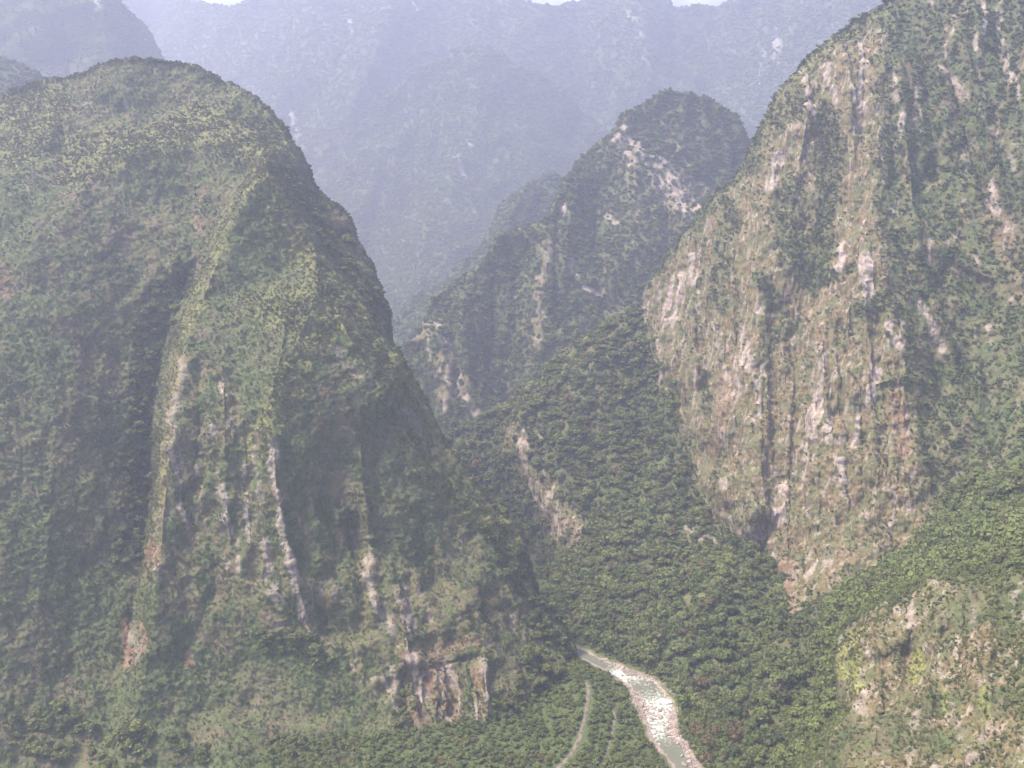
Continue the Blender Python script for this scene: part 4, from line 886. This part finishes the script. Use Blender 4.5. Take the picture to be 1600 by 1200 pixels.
def put_rock(u, v, sx, sy, sz, label, mesh, rz=0.0, z=.2, group=None):
    x, y = gp(u, v, z); o = bpy.data.objects.new('boulder', mesh); COL.objects.link(o)
    o.location = (x, y, z); o.scale = (sx, sy, sz); o.rotation_euler = (0, 0, rz)
    tag(o, label, 'boulder', group); return o
put_rock(1040, 1097, 8.5, 4.2, 5.5, 'big pale flat-topped boulder in the middle of the white rapids', PALE, -.15, .4, 'boulders in the river')
put_rock(984, 1052, 7.5, 4.5, 3.5, 'broad brownish slab at the head of the rapids', STONES[1], -.3, .2, 'boulders in the river')
put_rock(973, 1043, 2.6, 2.0, 2.4, 'rounded grey boulder just above the broad slab at the head of the rapids', STONES[2], .4, .4, 'boulders in the river')
put_rock(1018, 1107, 3.5, 2.0, 1.6, 'low pinkish boulder at the left tip of the big pale boulder', STONES[0], .6, .2, 'boulders in the river')
put_rock(1052, 1108, 4.5, 2.0, 1.8, 'pale boulder right under the big flat-topped boulder', PALE, .2, .2, 'boulders in the river')
rs = np.random.RandomState(77); n = 0
BANKS = [([(984, 1080), (998, 1098), (1006, 1118)], 16, 150, 'pinkish stone on the left bank beside the white rapids', 'stones on the left bank'),
         ([(1052, 1108), (1052, 1125), (1052, 1142), (1068, 1160), (1080, 1180), (1098, 1204)], 11, 330, 'pinkish stone in the boulder bar along the right bank', 'stones on the right bank'),
         ([(975, 1056), (1010, 1066), (1030, 1082), (1030, 1120)], 18, 45, 'wet boulder breaking the white water of the rapids', 'boulders in the rapids'),
         ([(940, 1032), (975, 1046), (1020, 1060), (1062, 1090)], 5, 60, 'small stone on the narrow far bank under the trees', 'stones on the far bank')]
stuffp = []; stuffr = []
q_mid = {'stones on the left bank': 1098, 'stones on the right bank': 1150, 'boulders in the rapids': 1080, 'stones on the far bank': 1055}
for pl, w, cnt, lab, grp in BANKS:
    dd = resample(pl, 3.0); items = []
    for k in range(cnt):
        q = dd[rs.randint(len(dd))]; u, v = q[0] + rs.normal() * w * .5, q[1] + rs.normal() * w * .33
        items.append((float(np.clip(rs.gamma(3, .33), .35, 2.6)), u, v))
    items.sort(reverse=True)
    for k, (r, u, v) in enumerate(items):
        x, y = gp(u, v, .3)
        if r > 1.15:
            lab2 = ('larger ' if r > 1.7 else '') + lab + (', upstream part' if v < q_mid[grp] else ', downstream part')
            put_rock(u, v, r * rs.uniform(.9, 1.5), r * rs.uniform(.8, 1.1), r, lab2, STONES[rs.randint(4)], rs.uniform(0, 6), .35, grp)
        else: stuffp.append((x, y, .4)); stuffr.append(r)
for k in range(1500):
    pl, w = BANKS[rs.choice([0, 1, 3], p=[.3, .5, .2])][:2]; dd = resample(pl, 3.0); q = dd[rs.randint(len(dd))]
    x, y = gp(q[0] + rs.normal() * w * .6, q[1] + rs.normal() * w * .4, .3); stuffp.append((x, y, .4)); stuffr.append(rs.uniform(.3, .8))
pc = bpy.data.collections.new('pebbles')
for k in range(4): pc.objects.link(bpy.data.objects.new('pebble_kind_%d' % k, STONES[k]))
stuffp = np.array(stuffp); stuffp[:, 2] = np.maximum(ground_h(stuffp[:, 0], stuffp[:, 1]), 0) + .1
instancer('river_stones', stuffp, np.array(stuffr), pc, 'small pinkish stones and gravel along both river banks', 'stones')

# ------------------------------------------------------------------ trees: the nearest valley trees one by one, the rest as forest
rs = np.random.RandomState(99)
cand = []
xs = rs.uniform(-190, 330, 16000); ys = rs.uniform(600, 920, 16000)
d, side, run = riv_dist(xs, ys); rd, _ = line_dist(xs, ys, ROAD); pd, _ = line_dist(xs, ys, PATH)
hz = ground_h(xs, ys)
ok = (d > np.where(side > 0, 8.5, 2)) & (rd > 4.6) & (pd > 2.6) & (d < 330)
# the banks by the rapids stay open
xs, ys, hz, side, d = xs[ok], ys[ok], hz[ok], side[ok], d[ok]
keepx = []
cellh = {}
for k in range(len(xs)):
    r = rs.uniform(2.0, 3.9) if d[k] > 10 else rs.uniform(1.4, 2.4)
    good = True
    cx, cyy = int(xs[k] // 6), int(ys[k] // 6)
    for a in (-1, 0, 1):
        for b_ in (-1, 0, 1):
            for (x2, y2, r2) in cellh.get((cx + a, cyy + b_), ()):
                if (x2 - xs[k]) ** 2 + (y2 - ys[k]) ** 2 < (.62 * (r + r2)) ** 2: good = False; break
    if good:
        cellh.setdefault((cx, cyy), []).append((xs[k], ys[k], r)); keepx.append((xs[k], ys[k], hz[k], r))
kx = np.array(keepx)
def project(p):
    dx, dy, dz = p[:, 0], p[:, 1], p[:, 2] - CAMZ
    f = dy * math.cos(TILT) + dz * math.sin(TILT); up = -dy * math.sin(TILT) + dz * math.cos(TILT)
    return 800 + FPX * dx / f, 600 - FPX * up / f
uu, vv = project(kx[:, :3])
VALLEY_TREES.append((kx[:, :3], kx[:, 3], uu, vv, 'valley'))
allp = np.concatenate([t[0] for t in VALLEY_TREES]); allr = np.concatenate([t[1] for t in VALLEY_TREES])
allu = np.concatenate([t[2] for t in VALLEY_TREES]); allv = np.concatenate([t[3] for t in VALLEY_TREES])
src = np.concatenate([np.full(len(t[1]), i) for i, t in enumerate(VALLEY_TREES)])
# keep the tracks and the river clear
d, side, run = riv_dist(allp[:, 0], allp[:, 1]); rd, _ = line_dist(allp[:, 0], allp[:, 1], ROAD)
low = allp[:, 2] < 25
ok = ~(low & ((d < 6) | (rd < 4.5)))
allp, allr, allu, allv, src, d, side, rd = (a[ok] for a in (allp, allr, allu, allv, src, d, side, rd))
print('trees', len(allr))
win = (allu > 690) & (allu < 1300) & (allv > 1025) & (allv < 1196) & (allp[:, 2] < 90)
score = np.where(win, allr / allp[:, 1], 0)
order = np.argsort(-score)
single = []; cells = {}
for i in order:
    if score[i] <= 0 or len(single) >= 260: break
    key = (int(allu[i] // 9), int(allv[i] // 7))
    if key in cells: continue
    cells[key] = 1; single.append(i)
single = np.array(single); rest = np.ones(len(allr), bool); rest[single] = False
trunk_me = bpy.data.meshes.new('trunk')
V = []; F = []
for k, (z, r) in enumerate([(-1.2, .12), (0, .10), (.6, .07), (1.0, .03)]):
    for j in range(7): V.append((r * math.cos(j * 2 * math.pi / 7) + .04 * k, r * math.sin(j * 2 * math.pi / 7), z))
for k in range(3):
    for j in range(7): F.append((k * 7 + j, k * 7 + (j + 1) % 7, (k + 1) * 7 + (j + 1) % 7, (k + 1) * 7 + j))
for q in range(4):                                   # limbs into the crown
    a = q * 1.6; b0 = len(V); e = np.array([.45 * math.cos(a), .45 * math.sin(a), .85])
    for s_, c_ in ((.045, np.array([.04, 0, .25])), (.018, e)):
        for j in range(4): V.append(tuple(c_ + s_ * np.array([math.cos(j * 1.57), math.sin(j * 1.57), 0])))
    for j in range(4): F.append((b0 + j, b0 + (j + 1) % 4, b0 + 4 + (j + 1) % 4, b0 + 4 + j))
trunk_me.from_pydata(V, [], F); trunk_me.materials.append(M_bark)
kinds = {'dark green': M_leaf, 'olive': M_olive, 'russet': M_russet, 'green': M_shrub}
crown_lib = {k: [crown_mesh('crown', 60 + i, 9, 30, (.8, .65, .9)[i], .145, mt) for i in range(3)] for k, mt in kinds.items()}
for i in single:
    x, y, z = allp[i]; r = float(allr[i]); u, v = allu[i], allv[i]
    w = rs.uniform()
    if src[i] == 1 and d[i] < 55: kd = 'russet' if (w < .35 and 1070 < u < 1180 and v > 1070) else ('olive' if w < .5 else 'dark green')
    elif rd[i] > 4 and u < 905: kd = 'dark green' if w < .8 else 'green'
    else: kd = 'olive' if w < .55 else ('green' if w < .8 else 'dark green')
    if u < 905 and side[i] < 0 or (rd[i] < 60 and src[i] == 0): where, grp = 'left of the dirt track', 'trees left of the track'
    elif d[i] < 14 and side[i] > 0 and src[i] != 2: where, grp = 'at the right edge of the river bed', 'trees on the right bank'
    elif src[i] == 1: where, grp = 'right of the river', 'trees on the slope right of the river'
    elif u < 955: where, grp = 'between the dirt track and the footpath', 'trees between track and footpath'
    elif src[i] == 2 and side[i] * 1 < 0: where, grp = 'between the footpath and the river', 'trees between footpath and river'
    else: where, grp = 'close to the river bank', 'trees close to the river'
    e = bpy.data.objects.new('tree', None); COL.objects.link(e)
    e.location = (float(x), float(y), float(z) - .2); e.empty_display_size = 1
    e.rotation_euler = (0, 0, rs.uniform(0, 6.28)); e.scale = (r, r, r * rs.uniform(.9, 1.25))
    size = 'small' if r < 3.2 else ('medium-sized' if r < 4.4 else ('broad' if r < 5.8 else 'very broad'))
    if 'slope right' in grp: where += ', ' + ('just above the head of the rapids' if u < 1060 and v < 1075 else 'uphill from the boulder bar' if u < 1140 and v < 1130 else 'low down near the river' if u < 1180 and v >= 1130 else 'in the middle of the wood' if v < 1110 else 'at the foot of the near outcrop')
    elif 'left of the track' in grp: where += ', ' + ('under the red and grey cliff' if u < 800 else 'close beside the track')
    tag(e, '%s %s tree %s' % (size, kd, where), 'tree', grp)
    c = bpy.data.objects.new('crown', crown_lib[kd][rs.randint(3)]); COL.objects.link(c); c.parent = e
    t = bpy.data.objects.new('trunk', trunk_me); COL.objects.link(t); t.parent = e
rp, rr_ = allp[rest], allr[rest]; rp = rp.copy(); rp[:, 2] -= rr_ * .25
isl = src[rest] == 0; vl = src[rest] == 2
brow = (allu[rest] > 1290) & (allv[rest] > 780) & (src[rest] == 1)
ol = (rs.uniform(size=len(rr_)) < np.where(vl, .5, np.where(brow, .9, .22))) & ~isl
rus = (rs.uniform(size=len(rr_)) < .045) & ~isl & ~ol
instancer('russet_forest', rp[rus], rr_[rus], proto_collection('russet_canopy', TREE_SPECS[:2], M_russet), 'scattered brownish crowns in the valley forest', 'forest')
instancer('left_forest', rp[isl], rr_[isl], P_tree, 'dark trees filling the gullies and foot of the left mountain', 'forest')
instancer('valley_forest', rp[~isl & ~ol & ~rus], rr_[~isl & ~ol & ~rus], P_tree, 'dense green cloud forest on the spur and slopes right of the river', 'forest')
instancer('olive_forest', rp[ol], rr_[ol], P_olive, 'lighter olive trees mixed into the valley forest', 'forest')

# ------------------------------------------------------------------ cloud beyond the far wall
import bmesh
m, nt, b = new_mat('cloud_white'); b.inputs['Base Color'].default_value = (.95, .95, .96, 1)
tr = N(nt, 'ShaderNodeBsdfTranslucent'); tr.inputs['Color'].default_value = (.97, .97, .98, 1); mx = N(nt, 'ShaderNodeMixShader'); mx.inputs[0].default_value = .6
nt.links.new(b.outputs[0], mx.inputs[1]); nt.links.new(tr.outputs[0], mx.inputs[2]); nt.links.new(mx.outputs[0], nt.nodes['Material Output'].inputs['Surface'])
for k, (u0, u1, v, lab) in enumerate([(250, 470, -6, 'white cloud resting on the far crest above the left mountain'), (740, 1000, -8, 'long white cloud on the far crest at the top centre'), (1020, 1220, -8, 'white cloud on the far crest left of the right massif')]):
    bm = bmesh.new(); rs = np.random.RandomState(200 + k)
    for q in range(26):
        u = u0 + (u1 - u0) * (q + .5) / 26; Yc = 10500 + rs.uniform(-200, 200); X, Yy, Z = world_from(u, v + rs.uniform(-14, 8), Yc)
        r = rs.uniform(130, 230); M = bmesh.ops.create_icosphere(bm, subdivisions=3, radius=r)
        sc_ = 1 + .0 * rs.uniform()
        for vv_ in M['verts']:
            c = vv_.co / r; h = 1 + .18 * math.sin(5 * c.x + q) * math.cos(4 * c.z + q) + .1 * math.sin(11 * c.y + 7 * c.x)
            vv_.co = (c.x * r * 1.3 * h + float(X), c.y * r * h + float(Yy), c.z * r * .8 * h + float(Z))
    me = bpy.data.meshes.new('cloud'); bm.to_mesh(me); bm.free(); me.materials.append(m)
    for p_ in me.polygons: p_.use_smooth = True
    o = bpy.data.objects.new('cloud', me); COL.objects.link(o); tag(o, lab, 'cloud', 'clouds on the far crest')

# ------------------------------------------------------------------ haze
hm = bpy.data.materials.new('haze_air'); hm.use_nodes = True; nt = hm.node_tree; nt.nodes.clear()
out = nt.nodes.new('ShaderNodeOutputMaterial'); pv = nt.nodes.new('ShaderNodeVolumePrincipled')
pv.inputs['Color'].default_value = (*HAZE_COLOR, 1); pv.inputs['Density'].default_value = HAZE_DENSITY; pv.inputs['Anisotropy'].default_value = HAZE_ANISO
pv.inputs['Absorption Color'].default_value = (0.15, 0.15, 0.15, 1)
nt.links.new(pv.outputs[0], out.inputs['Volume'])
B = 9300; zt = 2000; zb = -9.0
v = [(x, y, z) for z in (zb, zt) for y in (-B, B) for x in (-B, B)]
me = bpy.data.meshes.new('haze'); me.from_pydata(v, [], [(0, 2, 3, 1), (4, 5, 7, 6), (0, 1, 5, 4), (2, 6, 7, 3), (0, 4, 6, 2), (1, 3, 7, 5)]); me.materials.append(hm)
o = bpy.data.objects.new('haze', me); COL.objects.link(o); tag(o, 'pale blue-violet haze filling the gorge and veiling the far mountains', 'haze', kind='stuff')
print('script time', round(time.time() - T0, 1))
